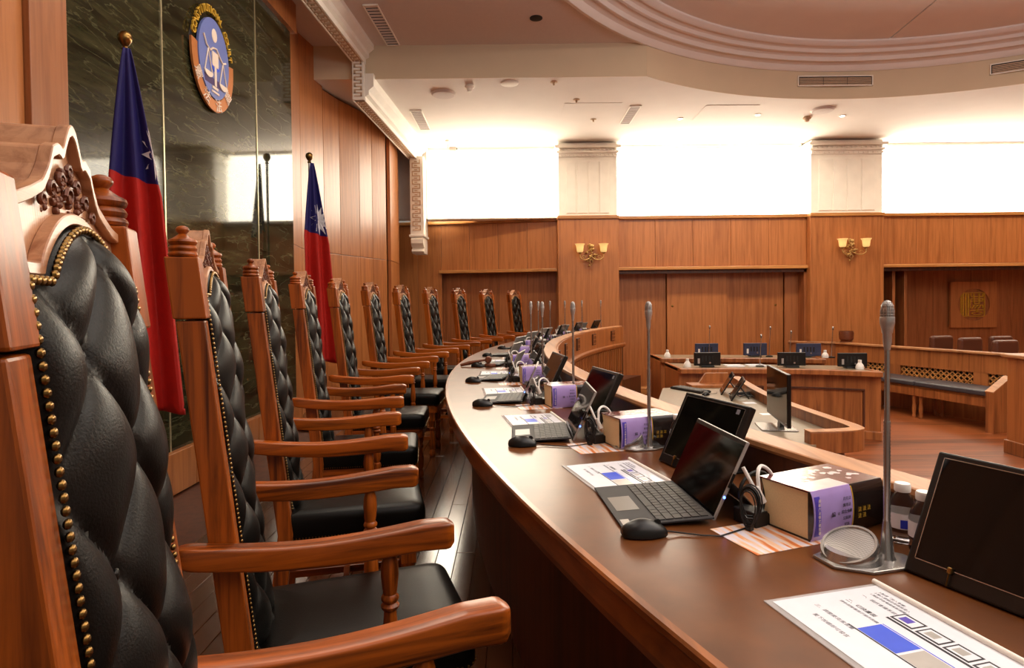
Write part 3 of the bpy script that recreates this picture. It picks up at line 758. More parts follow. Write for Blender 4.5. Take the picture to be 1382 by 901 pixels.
    # seat
    def seatpoly(g, x1):
        p = []
        for (cx_, cy_, a0) in ((x1-.04, W+.0-.04, 0), (.09, W-.01, PI/2), (.09, .01, PI), (x1-.04, .04, 1.5*PI)):
            r_ = .04 if a0 in (0, 1.5*PI) else .005
            for k in range(5):
                a = a0+PI/2*k/4; p.append((cx_+(r_+g)*math.cos(a), cy_+(r_+g)*math.sin(a)))
        return p
    mb = MB(); rings = []
    for g, z in ((-.002, .425), (0, .43), (.002, .49), (-.002, .508), (-.012, .518), (-.05, .524), (-.12, .527)):
        rings.append([(x, y, z) for x, y in seatpoly(0, .575)])
        rings[-1] = [(.33+(x-.33)*(1+g*3.5), .2+(y-.2)*(1+g*4.5), z) for x, y, z in rings[-1]]
    mb.loft(rings); obj('seat_cushion', mb, LEA, t, smooth=True)
    mb = MB(); mb.prism(seatpoly(-.004, .565), .365, .425); obj('seat_rail', mb, CWX, t, bevel=.004)
    mb = MB(); pl = seatpoly(.001, .575)
    for a, b_ in zip(pl, pl[1:]+pl[:1]):
        d = math.dist(a, b_); m_ = max(1, int(d/.011))
        for k in range(m_): mb.ball((a[0]+(b_[0]-a[0])*k/m_, a[1]+(b_[1]-a[1])*k/m_, .433), .0035, 6, 4)
    obj('seat_nailheads', mb, BRASS, t, smooth=True, kind='stuff')
    # legs
    leg = [(.018, 0), (.024, .01), (.026, .03), (.02, .05), (.016, .06), (.022, .075), (.026, .10), (.024, .15), (.018, .2), (.016, .215), (.024, .225), (.024, .235), (.017, .245), (.026, .27), (.026, .30)]
    for y in (.045, W-.045):
        mb = MB(); mb.lathe(leg, 18, Matrix.Translation((.51, y, 0))); mb.box(.482, .538, y-.028, y+.028, .295, .37)
        obj('front_leg', mb, CW, t, smooth=True)
    for y in (.02, W-.02):
        obj('side_stretcher', B(.04, .5, y+(.015 if y < .2 else -.015)-.012, y+(.015 if y < .2 else -.015)+.012, .14, .17), CWX, t, bevel=.003)
    obj('cross_stretcher', B(.26, .285, .04, W-.04, .14, .17), CW, t, bevel=.003)
    # arms
    for sgn, yc in ((-1, -.024), (1, W+.024)):
        mb = MB(); rings = []
        N_ = 56
        for i in range(N_+1):
            s_ = i/N_; x = -.045+.555*s_
            top = .808-.018*math.sin(PI*min(1, s_*1.15))-.022*s_+.008*s_*s_
            hh = .046+.012*s_**2; wv = .021+.005*s_
            yo = yc+sgn*(.010*s_)
            e = 1.0
            if s_ > .965: q = (s_-.965)/.035; e = max(.5, math.sqrt(max(0, 1-q*q*.75)))
            if s_ < .07: q = (.07-s_)/.07; e = max(.4, math.sqrt(max(0, 1-q*q*.84)))
            hh2 = hh*(.45+.55*e); tz = top-(hh-hh2)*.45; w2 = wv*e
            ring = []
            for cxn, czn, a0 in ((1, 1, 0), (-1, 1, 90), (-1, -1, 180), (1, -1, 270)):
                for a in (0, 30, 60, 90):
                    aa = math.radians(a0+a); rr = min(.006, w2*.6)
                    ring.append((x, yo+cxn*(w2-rr)+rr*math.cos(aa), tz-hh2/2+czn*(hh2/2-rr)+rr*math.sin(aa)))
            rings.append(ring)
        mb.loft(rings); ar = obj('armrest', mb, CWX, t, smooth=True)
        pr = [(.020, .40), (.020, .455), (.013, .46), (.019, .475), (.021, .50), (.019, .55), (.014, .60), (.0135, .612), (.019, .617), (.020, .623), (.014, .629), (.019, .635), (.0195, .641), (.0145, .648), (.017, .665), (.0195, .69), (.018, .715), (.013, .735), (.013, .765)]
        obj('arm_support', MB().lathe(pr, 18, Matrix.Translation((.37, yc+sgn*.004, 0))), CW, t, smooth=True)
    return t
chair0 = make_chair()
PH, ST, RP = .408, -.0872, 10.868
place = []
for k in range(11):
    th = PH+k*ST
    x, y = CX-RP*math.cos(th), CY-RP*math.sin(th)
    if k == 0: x, y, th = -.345, .390, .345
    place.append((x, y, th))
for k, (x, y, th) in enumerate(place):
    c = chair0 if k == 0 else copy_tree(chair0)
    c.location = (x, y, 0); c.rotation_euler = (0, 0, th)
    c['label'] = ('high-backed carved judge chair with black tufted leather, nearest the camera at left edge' if k == 0 else
                  'high-backed carved judge chair with black tufted leather, %s in the row counting from the camera' % ORD[k] if k < 10 else
                  'high-backed carved judge chair with black tufted leather, farthest in the row')

# ------------------------------------------------------------------ judges' desk
RD, RI, RO = 10.14, 9.421, 9.333
T0, T1 = .76, -.548
desk = thing('judges_desk', 'long curved wooden judges desk with brown top and raised front rail', 'desk', (0, 0, 0))
NA = 90
dt = MB(); seg_arc(dt, RD-.018, RI-.01, .725, .76, T0, T1, NA); obj('worktop', dt, TOPM, desk)
mb = MB(); rings = []
for x, y in arc(1, T0, T1, NA): pass
ths = [T0+(T1-T0)*i/NA for i in range(NA+1)]
def ringset(prof): return [[(CX-r*math.cos(a), CY-r*math.sin(a), z) for r, z in prof] for a in ths]
mb.loft(ringset([(RD-.018, .7605), (RD-.004, .7605), (RD, .756), (RD, .745), (RD-.006, .738), (RD-.006, .69), (RD-.012, .67), (RD-.05, .668), (RD-.05, .72), (RD-.018, .72)]))
obj('edge_band', mb, EDGE, desk)
mb = MB(); seg_arc(mb, RD-.16, RD-.19, 0, .70, T0, T1, NA); obj('modesty_panel', mb, DARKW, desk)
mb = MB(); mb.loft(ringset([(RI+.004, .75), (RI+.004, .842), (RI, .846), (RO-.01, .846), (RO-.01, .75)])); obj('rail_body', mb, DARKW, desk)
mb = MB(); mb.loft(ringset([(RI+.006, .842), (RI+.010, .85), (RI+.006, .862), (RI, .864), (RO, .864), (RO-.014, .86), (RO-.018, .852), (RO-.01, .842)])); obj('rail_cap', mb, RAILW, desk)
mb = MB(); mb.loft(ringset([(RO-.03, .60), (RO, .60), (RO, .846), (RO-.03, .846)])); obj('outer_frieze', mb, DESKW, desk)
mb = MB(); mb.loft(ringset([(RO, .60), (RO-.06, .60), (RO-.075, .59), (RO-.075, .56), (RO-.05, .53), (RO-.03, .525), (RO, .525)])); obj('outer_moulding', mb, DESKW, desk, smooth=True)
mb = MB(); mb.loft(ringset([(RO-.03, ZC), (RO, ZC), (RO, .53), (RO-.03, .53)])); obj('outer_panel', mb, DARKW, desk)
mb = MB(); a = T1+.01
while a < .1:
    for r_, z0, z1 in ((RO-.045, ZC+.1, .15), (RO-.045, .17, .525)):
        q0, q1 = a, a+.0060
        mb.add([(CX-rr*math.cos(q), CY-rr*math.sin(q), z) for z in (z0, z1) for q in (q0, q1) for rr in (r_, RO-.029)],
               [(0, 1, 3, 2), (4, 6, 7, 5), (0, 2, 6, 4), (1, 5, 7, 3), (0, 4, 5, 1), (2, 3, 7, 6)])
    a += .0092
obj('outer_slats', mb, DESKW, desk, kind='stuff')
a = T1+.05
while a < .05:
    M_ = T(CX-(RO-.032)*math.cos(a), CY-(RO-.032)*math.sin(a), .735, a)
    pz = obj('carved_square', MB().box(0, .014, -.085, .085, -.075, .075), DARKW, desk, bevel=.003); pz.matrix_world = M_
    g = MB()
    for q in (-.036, 0, .036): g.box(.012, .018, q*1.6-.007, q*1.6+.007, -.068, .068); g.box(.012, .018, -.075, .075, q*1.5-.006, q*1.5+.006)
    obj('square_fret', g, GOLD if False else DESKW, pz)
    a += .098
mb = MB(); seg_arc(mb, RD-.02, RO, 0, .74, T1-.006, T1, 2); obj('end_panel', mb, DESKW, desk)

# ------------------------------------------------------------------ things on the desk
RDL = 10.139; PM = .4248
def fr(k, u, v):                  # station frame: u inward from desk edge, v along the arc (away from camera)
    t = PM+k*ST
    return (CX-(RDL-u)*math.cos(t)-v*math.sin(t), CY-(RDL-u)*math.sin(t)+v*math.cos(t), t)
ZT = .7605
def make_mouse():
    t = thing('mouse', '', 'mouse', group='computer mice along the desk')
    mb = MB(); rings = []
    for i in range(13):
        s_ = i/12; x = -.052+.104*s_
        wv = .030*math.sin(PI*min(1, max(.0, s_*.86+.09)))**.55; hh = .036*math.sin(PI*(s_*.8+.13))**.8
        rings.append([(x, wv*math.cos(a), .002+max(0, math.sin(a))*hh+(.0 if math.sin(a) >= 0 else 0)) for a in [2*PI*k/20 for k in range(20)]])
    mb.loft(rings); b = obj('shell', mb, BLK, t, smooth=True, sub=1)
    obj('scroll_wheel', MB().lathe([(.001, -.003), (.007, -.003), (.008, 0), (.007, .003), (.001, .003)], 12, Matrix.Translation((.03, 0, .029)) @ Matrix.Rotation(PI/2, 4, 'X')), BLKM, t, smooth=True)
    obj('cable', MB().tube([(.05, 0, .008), (.08, -.004, .004), (.12, -.02, .003), (.16, -.03, .003), (.2, -.01, .003), (.24, .01, .003)], .0018, 6), BLKM, t, smooth=True)
    return t
def make_keyboard():
    t = thing('tablet_keyboard', '', 'keyboard', group='slim tablet keyboards along the desk')
    # local: x = depth away from user (0..0.22), y lateral (-.14 .. .14)
    def zz(x): return .003+x*.055
    mb = MB(); mb.loft([[(x, -.143, zz(x)-.002), (x, .143, zz(x)-.002), (x, .143, zz(x)+.003), (x, -.143, zz(x)+.003)] for x in (0, .218)])
    obj('base', mb, plain_kb, t, bevel=.0015)
    obj('touchpad', MB().loft([[(x, -.05, zz(x)+.0032), (x, .05, zz(x)+.0032), (x, .05, zz(x)+.0036), (x, -.05, zz(x)+.0036)] for x in (.014, .070)]), PADM, t)
    for r in range(6):
        x0 = .088+r*.0205; n_ = 14 if r else 9
        y = -.132
        ws = {0: [1.3, 1.0, 1.0, 1.4, 4.5, 1.2, 1, 1, 1], 1: [2.2]+[1]*10+[2.2]}.get(r, [1.4]+[1]*11+[1.5])
        tot = sum(ws); u = .264/tot
        for wd in ws:
            x1 = x0+.0178
            obj('key', MB().loft([[(x, y+.001, zz(x)+.003), (x, y+wd*u-.001, zz(x)+.003), (x, y+wd*u-.001, zz(x)+.0052), (x, y+.001, zz(x)+.0052)] for x in (x0, x1)]), KEYM, t)
            y += wd*u
    obj('sticker', MB().loft([[(x, -.138, zz(x)+.0032), (x, -.105, zz(x)+.0032), (x, -.105, zz(x)+.0035), (x, -.138, zz(x)+.0035)] for x in (.006, .026)]), LGREY, t)
    return t
plain_kb = plain('keyboard_cover', (44, 42, 44), .6, noise=.1)
def make_tablet(tilt=.44):
    t = thing('tablet', '', 'tablet computer', group='tablet computers on kickstands along the desk')
    Mt = Matrix.Rotation(tilt, 4, 'Y')  # local slab: x thickness, y lateral, z up; leans to +x
    mb = MB().box(0, .0085, -.146, .146, 0, .201); mb.xform(Mt); obj('case', mb, LGREY, t, bevel=.002)
    obj('screen', MB().box(-.0008, .0, -.144, .144, .002, .199).xform(Mt), SCR, t)
    obj('bezel', MB().box(-.0011, -.0006, -.144, .144, .002, .012).box(-.0011, -.0006, -.144, .144, .189, .199).xform(Mt), BLK, t)
    p = Mt @ Vector((.0085, 0, .10)); q = Vector((p.x+.075, 0, .001))
    d = (q-p).normalized(); nn = Vector((-d.z, 0, d.x))
    mb = MB(); mb.add([tuple(p+nn*a+Vector((0, y, 0))) for y in (-.143, .143) for a in (-.0012, .0012)]+[tuple(q+nn*a+Vector((0, y, 0))) for y in (-.143, .143) for a in (-.0012, .0012)],
           [(0, 1, 3, 2), (4, 6, 7, 5), (0, 4, 5, 1), (2, 3, 7, 6), (0, 2, 6, 4), (1, 5, 7, 3)])
    obj('kickstand', mb, GREY, t)
    c = Mt @ Vector((.004, -.147, .06)); obj('power_led', MB().ball(c, .0032, 8, 5), LED, t)
    obj('connector', MB().box(0, .006, -.150, -.146, .085, .12).xform(Mt), BLK, t, bevel=.001)
    return t
def make_monitor(tilt=.47):
    t = thing('desk_monitor', '', 'monitor', group='leaning flat monitors along the desk')
    Mt = Matrix.Rotation(tilt, 4, 'Y')
    mb = MB().box(0, .022, -.150, .150, .004, .243).xform(Mt); obj('housing', mb, BLK, t, bevel=.004)
    obj('screen', MB().box(-.0012, .0005, -.134, .134, .034, .230).xform(Mt), SCR, t)
    mb = MB()
    for a in ((-.136, -.1345, .032, .232), (.1345, .136, .032, .232), (-.136, .136, .2305, .232), (-.136, .136, .032, .0335)): mb.box(-.0016, .0002, a[0], a[1], a[2], a[3])
    obj('bezel_line', mb.xform(Mt), GREY, t)
    for y in (-.062, .072):
        cl = obj('brass_clip', MB().box(-.008, .002, y-.004, y+.004, .026, .038).xform(Mt), BRASS, t, bevel=.002)
        obj('clip_pin', MB().tube([Mt @ Vector((-.006, y, .026)), Mt @ Vector((-.004, y, .004))], .0014, 6), BRASS, cl)
    p = Mt @ Vector((.022, 0, .15)); obj('stand', MB().tube([p, (p.x+.06, 0, .004)], .009, 8), BLKM, t)
    obj('stand_foot', MB().box(p.x+.03, p.x+.10, -.06, .06, 0, .006), BLKM, t, bevel=.002)
    obj('badge', MB().box(-.0014, .0003, -.118, -.104, .212, .226).xform(Mt), INKG, t)
    return t
def make_mic():
    t = thing('microphone', '', 'microphone', group='gooseneck microphones along the desk')
    # local: stem at origin; speaker base toward -x(y+) side
    mb = MB(); pl = [(.045, -.03), (.05, .0), (.03, .035), (-.05, .085), (-.115, .075), (-.125, .02), (-.08, -.03), (0, -.045)]
    mb.prism(pl, 0, .006); b = obj('base_plate', mb, GREY, t, bevel=.002)
    Ms = Matrix.Translation((-.062, .035, .030)) @ Matrix.Rotation(-.50, 4, 'Y')
    s_ = obj('speaker_dome', MB().lathe([(.044, -.034), (.052, -.012), (.053, .0), (.0515, .004), (.047, .004), (.045, .0)], 32, Ms), GREY, t, smooth=True)
    obj('speaker_wedge', MB().lathe([(.056, .004), (.052, .012), (.047, .022), (.001, .023)], 28, Matrix.Translation((-.056, .035, 0))), GREY, s_, smooth=True)
    obj('speaker_grille', MB().lathe([(.046, .001), (.030, .0035), (.015, .0045), (.001, .005)], 28, Ms), GRIL, s_, smooth=True)
    obj('stem_collar', MB().lathe([(.016, .006), (.013, .012), (.009, .06), (.0065, .08)], 16), GREY, t, smooth=True)
    mb = MB(); rg = [(.0060 if (i % 2) else .0068, .07+.0035*i) for i in range(60)]
    mb.lathe(rg, 10); mb.lathe([(.0052, .27), (.0050, .46)], 10)
    obj('stem', mb, GREY, t, smooth=True)
    obj('mic_body', MB().lathe([(.0052, .415), (.0075, .43), (.008, .447), (.0095, .449), (.0105, .458), (.013, .468), (.0132, .478), (.0125, .480)], 20), LGREY, t, smooth=True)
    obj('mic_grille', MB().lathe([(.0112, .468), (.0115, .492), (.0105, .502), (.007, .509), (.003, .5115), (.001, .512)], 20), GRIL, t, smooth=True)
    mb = MB()
    for a in range(12):
        q = 2*PI*a/12; mb.tube([(.0115*math.cos(q), .0115*math.sin(q), .47), (.0118*math.cos(q), .0118*math.sin(q), .492), (.0075*math.cos(q), .0075*math.sin(q), .509)], .0006, 4)
    for z in (.478, .484, .490, .496, .501): mb.tube([((.0118 if z < .494 else .0108)*math.cos(q), (.0118 if z < .494 else .0108)*math.sin(q), z) for q in [2*PI*k/18 for k in range(19)]], .0006, 4)
    obj('grille_wires', mb, LGREY, t, kind='stuff')
    return t
def grille_mat():
    m, t, b = newmat('perforated_grille'); N = t.nodes.new
    tc = N('ShaderNodeTexCoord'); v = N('ShaderNodeTexVoronoi'); v.inputs['Scale'].default_value = 460; v.inputs['Randomness'].default_value = 0
    r = N('ShaderNodeValToRGB'); r.color_ramp.elements[0].position = .28; r.color_ramp.elements[0].color = (.01, .01, .01, 1); r.color_ramp.elements[1].position = .36; r.color_ramp.elements[1].color = (.42, .40, .38, 1)
    t.links.new(tc.outputs['Object'], v.inputs['Vector']); t.links.new(v.outputs['Distance'], r.inputs[0]); t.links.new(r.outputs[0], b.inputs['Base Color'])
    b.inputs['Metallic'].default_value = .6; b.inputs['Roughness'].default_value = .4; return m
GRIL = grille_mat()
def make_book():
    t = thing('law_book', '', 'book', group='thick law books with purple bands along the desk')
    # local: spine along +x (0..0.23) at y=0, pages go to +y (.135), thickness z
    L_, D_, Z_ = .232, .135, .106
    mb = MB(); rings = []
    for x in (.003, L_-.003):
        ring = []
        for k in range(9): a = k/8; ring.append((x, D_-.004-.012*math.sin(PI*a), .003+(Z_-.006)*a))
        for k in range(9): a = 1-k/8; ring.append((x, .004-.004*math.sin(PI*a), .003+(Z_-.006)*a))
        rings.append(ring)
    mb.loft(rings); obj('page_block', mb, CREAMP, t, smooth=True)
    obj('front_cover', B(0, L_, .003, D_, Z_-.0035, Z_), MAROON, t, bevel=.001)
    obj('back_cover', B(0, L_, .003, D_, 0, .0035), SPINE, t, bevel=.001)
    def curve(x0, x1, off, z0=0., z1=1.):
        mb = MB(); rr = []
        for k in range(17):
            a = z0+(z1-z0)*k/16; bul = -.010*math.sin(PI*a)**.6-off; rr.append((bul, Z_*a+(off if a > .98 else (-off*0))))
        mb.loft([[(x, y, z) for y, z in rr]+[(x, .004, z) for y, z in rr[::-1]] for x in (x0, x1)]); return mb
    obj('spine', curve(.0, L_, 0), SPINE, t, smooth=True)
    bd = obj('purple_band', curve(.001, .123, .0008, .0, 1), PURP, t, smooth=True)
    obj('band_top', B(.001, .123, -.0005, .05, Z_, Z_+.0008), COVW, bd)
    obj('band_stripe', curve(.006, .022, .0014, .10, .90), PURD, bd, smooth=True)
    obj('gold_line', curve(.1235, .1265, .0012, .03, .97), GOLD, t, smooth=True)
    # printed columns
    mb = MB()
    Mr = Matrix(((1, 0, 0, 0), (0, 0, -1, 0), (0, 1, 0, 0), (0, 0, 0, 1)))
    for i, s_ in enumerate(('月旦法', '實用法', '綜合全書', '公民刑', '民訴')):
        g = text_mb(s_, .0085, .0002); g.xform(Matrix.Translation((.100, -.0135, .082-.014*i)) @ Mr); mb.add(g.v, g.f)
    g = text_mb('編', .012, .0002); g.xform(Matrix.Translation((.058, -.0135, .052)) @ Mr); mb.add(g.v, g.f)
    g = text_mb('主', .007, .0002); g.xform(Matrix.Translation((.074, -.0135, .052)) @ Mr); mb.add(g.v, g.f)
    obj('band_print', mb, INK, bd)
    g = MB()
    for i in range(9):
        q = text_mb('最新六法條文速查'[i % 8], .008, .0002); q.xform(Matrix.Translation((.014, -.0138, .088-.0085*i)) @ Mr); g.add(q.v, q.f)
    obj('stripe_print', g, EMBW, bd)
    rnd = random.Random(8); g = MB()
    for i in range(26):
        x = .02+rnd.random()*.19; y = .02+rnd.random()*.09; r_ = rnd.uniform(.004, .012)
        g.prism([(x+r_*math.cos(a)*rnd.uniform(.6, 1.2), y+r_*math.sin(a)*rnd.uniform(.5, 1)) for a in [2*PI*k/9 for k in range(9)]], Z_+.0001, Z_+.0004)
    obj('cover_pattern', g, COVW, t)
    g = MB()
    for i in range(5): q = text_mb('法', .012, .0002); q.xform(Matrix.Translation((.145+.015*(i % 3), -.0118, .05-.014*(i//3))) @ Mr); g.add(q.v, q.f)
    obj('spine_title', g, GOLD, t)
    return t
def make_bottle():
    t = thing('water_bottle', '', 'bottle', group='small water bottles behind the books')
    obj('bottle', MB().lathe([(.020, 0), (.026, .004), (.0275, .015), (.025, .022), (.0275, .032), (.0275, .068), (.025, .080), (.018, .098), (.0125, .106), (.0125, .112)], 24), CLEAR, t, smooth=True)
    lb = obj('label', MB().lathe([(.0279, .034), (.0279, .066)], 24, cap=False), LABELM, t, smooth=True)
    mb = MB()
    for k in range(6):
        a0 = -2.6+k*.22; mb.add([(.0283*math.cos(a), .0283*math.sin(a), z) for a in (a0, a0+.22) for z in (.036, .054)], [(0, 1, 3, 2)])
    obj('blue_print', mb, PURD2, lb)
    mb = MB()
    for k in range(9):
        a0 = -1.15+k*.075; mb.add([(.0283*math.cos(a), .0283*math.sin(a), z) for a in (a0, a0+(.03 if k % 3 else .045)) for z in (.037, .052)], [(0, 1, 3, 2)])
    obj('barcode', mb, INK, lb)
    obj('cap', MB().lathe([(.015, .108), (.0155, .110), (.0155, .122), (.014, .125), (.001, .125)], 20), WHT, t, smooth=True)
    return t
WATER = glassy('water', (200, 200, 195), .02, .18)
LABELM = plain('bottle_label', (226, 222, 220), .35, noise=.03)
PURD2 = plain('label_blue', (36, 52, 190), .35, noise=.03)
def make_folder(L_=.31, D_=.235):
    t = thing('plastic_folder', '', 'folder', group='clear folders of papers along the desk')
    # local: x depth 0..D (slide bar at x=D), y lateral 0..-L
    obj('sleeve', B(0, D_, -L_, 0, 0, .0022), SLEEVE, t, bevel=.0008)
    pg = obj('page', B(.012, D_-.006, -L_+.008, -.008, .0022, .0026), PAPER, t)
    mb = MB().tube([(D_-.003, .002, .005), (D_-.003, -L_-.002, .005)], .0052, 10); obj('slide_binder', mb, CREAM, t, smooth=True)
    Rz = Matrix.Rotation(-PI/2, 4, 'Z')
    def txt(s_, size, x, y, mat, nm='printed_text', al='LEFT'):
        g = text_mb(s_, size, .00005, al); g.xform(Matrix.Translation((x, y, .00275)) @ Rz); obj(nm, g, mat, pg)
    txt('一、視訊會議系統操作說明', .0085, .175, -.03, INKG); txt('1.開啟平板電腦後點選圖示', .0065, .192, -.03, INKG); txt('2.輸入帳號及密碼後登入', .0065, .202, -.03, INKG); txt('3.點選「加入會議」', .0065, .211, -.03, INKG)
    txt('二、切換畫面', .010, .138, -.035, INK); txt('請依照螢幕指示操作按鍵', .007, .125, -.035, INKG); txt('三、調整麥克風音量', .009, .075, -.035, INKG); txt('壓下按鍵即可發言', .009, .05, -.06, INKG)
    def pic(x0, x1, y0, y1, m, nm='printed_picture', z=.0027): return obj(nm, B(x0, x1, y1, y0, z, z+.0001), m, pg)
    pic(.082, .128, -.115, -.185, BLUE); pic(.082, .128, -.19, -.27, LGREY); pic(.078, .081, -.10, -.275, INK, 'toolbar_strip')
    for j in range(4):
        y0 = -.10-j*.045; pic(.16, .192, y0, y0-.04, INK); pic(.164, .188, y0-.003, y0-.037, PAPER, 'inner_picture', .0029); pic(.168, .184, y0-.008, y0-.026, PURD if j == 0 else LGREY, 'inner_picture', .003)
    pic(.152, .157, -.10, -.28, INK, 'toolbar_strip'); pic(.13, .132, -.115, -.275, BLUE, 'toolbar_strip')
    return t
def make_leaflet():
    o = obj('leaflet', B(-.005, .205, -.150, .0, 0, .0008), LEAFM); return tag(o, '', 'leaflet', 'printed orange leaflets under the books')
def make_cables():
    t = thing('cable_bundle', '', 'cable', group='tied cable bundles behind the tablets')
    mb = MB()
    for k in range(7):
        o = (k-3)*.0028
        pts_ = []
        for q in range(19):
            a = -PI/2+PI*2*q/18
            pts_.append((o+.004*math.sin(k), .022*math.cos(a)*(1+.06*k)*(.45+.55*math.sin(max(0, (a+PI/2)/2))), .048+.042*math.sin(a)+.002*k))
        mb.tube(pts_, .0018, 6)
    obj('black_loop', mb, BLKM, t, smooth=True); obj('cable_tie', MB().tube([(-.012, 0, .03), (0, .012, .03), (.012, 0, .03), (0, -.012, .03), (-.012, 0, .03)], .002, 6), BLK, t)
    obj('plug', MB().box(-.008, .008, -.006, .006, .0, .014), BLK, t, bevel=.002)
    return t
def make_charger():
    t = thing('power_cable', '', 'cable', group='white charging cables behind the tablets')
    pts_ = [(-.005, .01, .13), (.003, -.008, .095), (.012, -.02, .07), (.018, -.012, .115), (.042, .0, .128), (.062, -.005, .118), (.078, -.012, .09)]
    sm = [tuple(p) for p in smooth_path3(pts_)]
    obj('white_cord', MB().tube(sm, .0042, 8), WHT, t, smooth=True)
    obj('white_plug', MB().tube([(.006, -.018, .09), (.018, -.026, .055)], [.006, .009], 10), WHT, t, smooth=True)
    mb = MB()
    for k in range(4):
        R_ = .055-.004*k; mb.tube([(.05+R_*math.cos(a), .02+.004*k, .06+R_*math.sin(a)*.9) for a in [-.9+.22*q for q in range(20)]], .0034, 7)
    obj('black_coil', mb, BLKM, t, smooth=True)
    obj('adapter', MB().box(.02, .085, -.03, .025, 0, .028), BLK, t, bevel=.005)
    obj('socket_strip', MB().box(-.01, .03, -.03, .035, 0, .034), BLKM, t, bevel=.003)
    return t
protos = {}
def put(kind, mk, x, y, rz, label, z=ZT, s=1):
    if kind not in protos: protos[kind] = mk(); o = protos[kind]
    else: o = copy_tree(protos[kind])
    o.location = (x, y, z); o.rotation_euler = (0, 0, rz); o['label'] = label
    return o
def seat(k): return ['at the nearest place, by the camera', 'at the second place from the camera', 'at the third place', 'at the fourth place', 'at the fifth place', 'at the sixth place', 'at the seventh place', 'at the eighth place', 'at the ninth place', 'at the tenth place', 'at the farthest place'][k]
rt_ = -.26
def inv(k, x, y):
    t = PM+k*ST; ox = CX-RDL*math.cos(t); oy = CY-RDL*math.sin(t)
    return ((x-ox)*math.cos(t)+(y-oy)*math.sin(t), -(x-ox)*math.sin(t)+(y-oy)*math.cos(t))
B1, B2 = inv(1, .822, 1.27), inv(1, .829, 1.212)
for k in range(11):
    rr = random.Random(k*7+1); j = (lambda a: rr.uniform(-a, a)) if k > 2 else (lambda a: 0)
    t0 = PM+k*ST; S = seat(k)
    # keyboard centre line: near edge middle
    if k >= 1:
        x, y, _ = fr(k, .183+j(.01), .172+j(.02)); put('kb', make_keyboard, x, y, t0+rt_, 'thin dark tablet keyboard with touchpad '+S)
        x, y, _ = fr(k, .407+j(.01), .146+j(.02)); put('tab', make_tablet, x, y, t0-.25, 'tablet computer on kickstand '+S)
        x, y, _ = fr(k, .174+j(.01), -.018+j(.03)); put('mouse', make_mouse, x, y, t0-.25, 'black computer mouse '+S)
        x, y, _ = fr(k, .408, -.078); put('cab', make_cables, x, y, t0+.3, 'bundled black cable tied in a loop '+S)
        x, y, _ = fr(k, .432, -.045); put('chg', make_charger, x, y, t0+.15, 'white charging cable, adapter and black coil behind tablet '+S)
        x, y, _ = fr(k, .479+j(.02), -.176+j(.02)); o = put('book', make_book, x, y, t0+.10, 'thick maroon law book with purple paper band '+S, z=ZT+.0012)
        x, y, _ = fr(k, .335, -.04); put('leaf', make_leaflet, x, y, t0+.0, 'orange printed leaflet lying under the book '+S)
        x, y, _ = fr(k, B1[0], B1[1]); put('bot', make_bottle, x, y, t0, 'left one of two small water bottles '+S)
        x, y, _ = fr(k, B2[0], B2[1]); put('bot', make_bottle, x, y, t0+.3, 'right one of two small water bottles '+S)
    if k >= 0:
        x, y, _ = fr(k, .540, .345); put('mon', make_monitor, x, y, t0, 'black flat monitor leaning on its stand '+S)
        if k == 0: x, y = .425, 1.023; put('fold', make_folder, x, y, .25, 'clear plastic folder with printed instructions and blue pictures '+S)
        elif k < 6: x, y, _ = fr(k, .232, .555); put('fold', make_folder, x, y, t0-.07, 'clear plastic folder with printed instructions '+S)
mics = [(.731, 1.176, 0, 0), (.475, 2.102, .012, 0), (.30, 2.98, 0, 0)]
for k in range(3, 11):
    x, y, _ = fr(k+1, .60, -.2); mics.append((x, y, 0, 0))
for k, (x, y, tx, ty) in enumerate(mics):
    o = put('mic', make_mic, x, y, PM+k*ST, ('silver gooseneck microphone with round speaker base, %s from the camera' % ('nearest' if k == 0 else ORD[k])))
# gavel
gx, gy, _ = fr(5, .235, .02)
t = thing('gavel', 'wooden gavel resting on its round sound block on the desk', 'gavel', (gx, gy, ZT), PM+5*ST)
obj('head', MB().lathe([(.02, -.035), (.026, -.03), (.026, -.018), (.022, -.014), (.022, .014), (.026, .018), (.026, .03), (.02, .035)], 20, Matrix.Translation((.03, 0, .055)) @ Matrix.Rotation(PI/2, 4, 'X')), CARV, t, smooth=True)
obj('handle', MB().tube([(.03, 0, .055), (-.04, 0, .045), (-.12, 0, .03), (-.19, 0, .012)], [.008, .010, .016, .011], 12), CARV, t, smooth=True)
t = thing('sound_block', 'round wooden sound block beneath the gavel', 'gavel block', (gx+.045, gy, ZT), 0)
obj('block', MB().lathe([(.045, 0), (.048, .006), (.045, .02), (.038, .026), (.001, .026)], 24), CARV, t, smooth=True)

# ------------------------------------------------------------------ court area below the platform
# clerk's desk with curved rail
def smooth_path(p, n=8):
    out = []
    for i in range(len(p)-1):
        p0 = Vector(p[max(0, i-1)]); p1 = Vector(p[i]); p2 = Vector(p[i+1]); p3 = Vector(p[min(len(p)-1, i+2)])
        for q in range(n):
            t_ = q/n; out.append(.5*((2*p1)+(p2-p0)*t_+(2*p0-5*p1+4*p2-p3)*t_*t_+(3*p1-p0-3*p2+p3)*t_**3))
    out.append(Vector(p[-1])); return out
def wall_along(path, th, z0, z1, side=1):
    mb = MB(); rings = []
    n_ = len(path)
    for i, p in enumerate(path):
        d = (path[min(i+1, n_-1)]-path[max(i-1, 0)]).normalized(); nn = Vector((-d.y, d.x))*th*side
        q = p+nn; rings.append([(p.x, p.y, z0), (q.x, q.y, z0), (q.x, q.y, z1), (p.x, p.y, z1)])
    mb.loft(rings); return mb
cdk = thing('clerk_desk', 'curved clerk desk with grey top and low wooden rail in front of judges', 'desk', (0, 0, ZC))
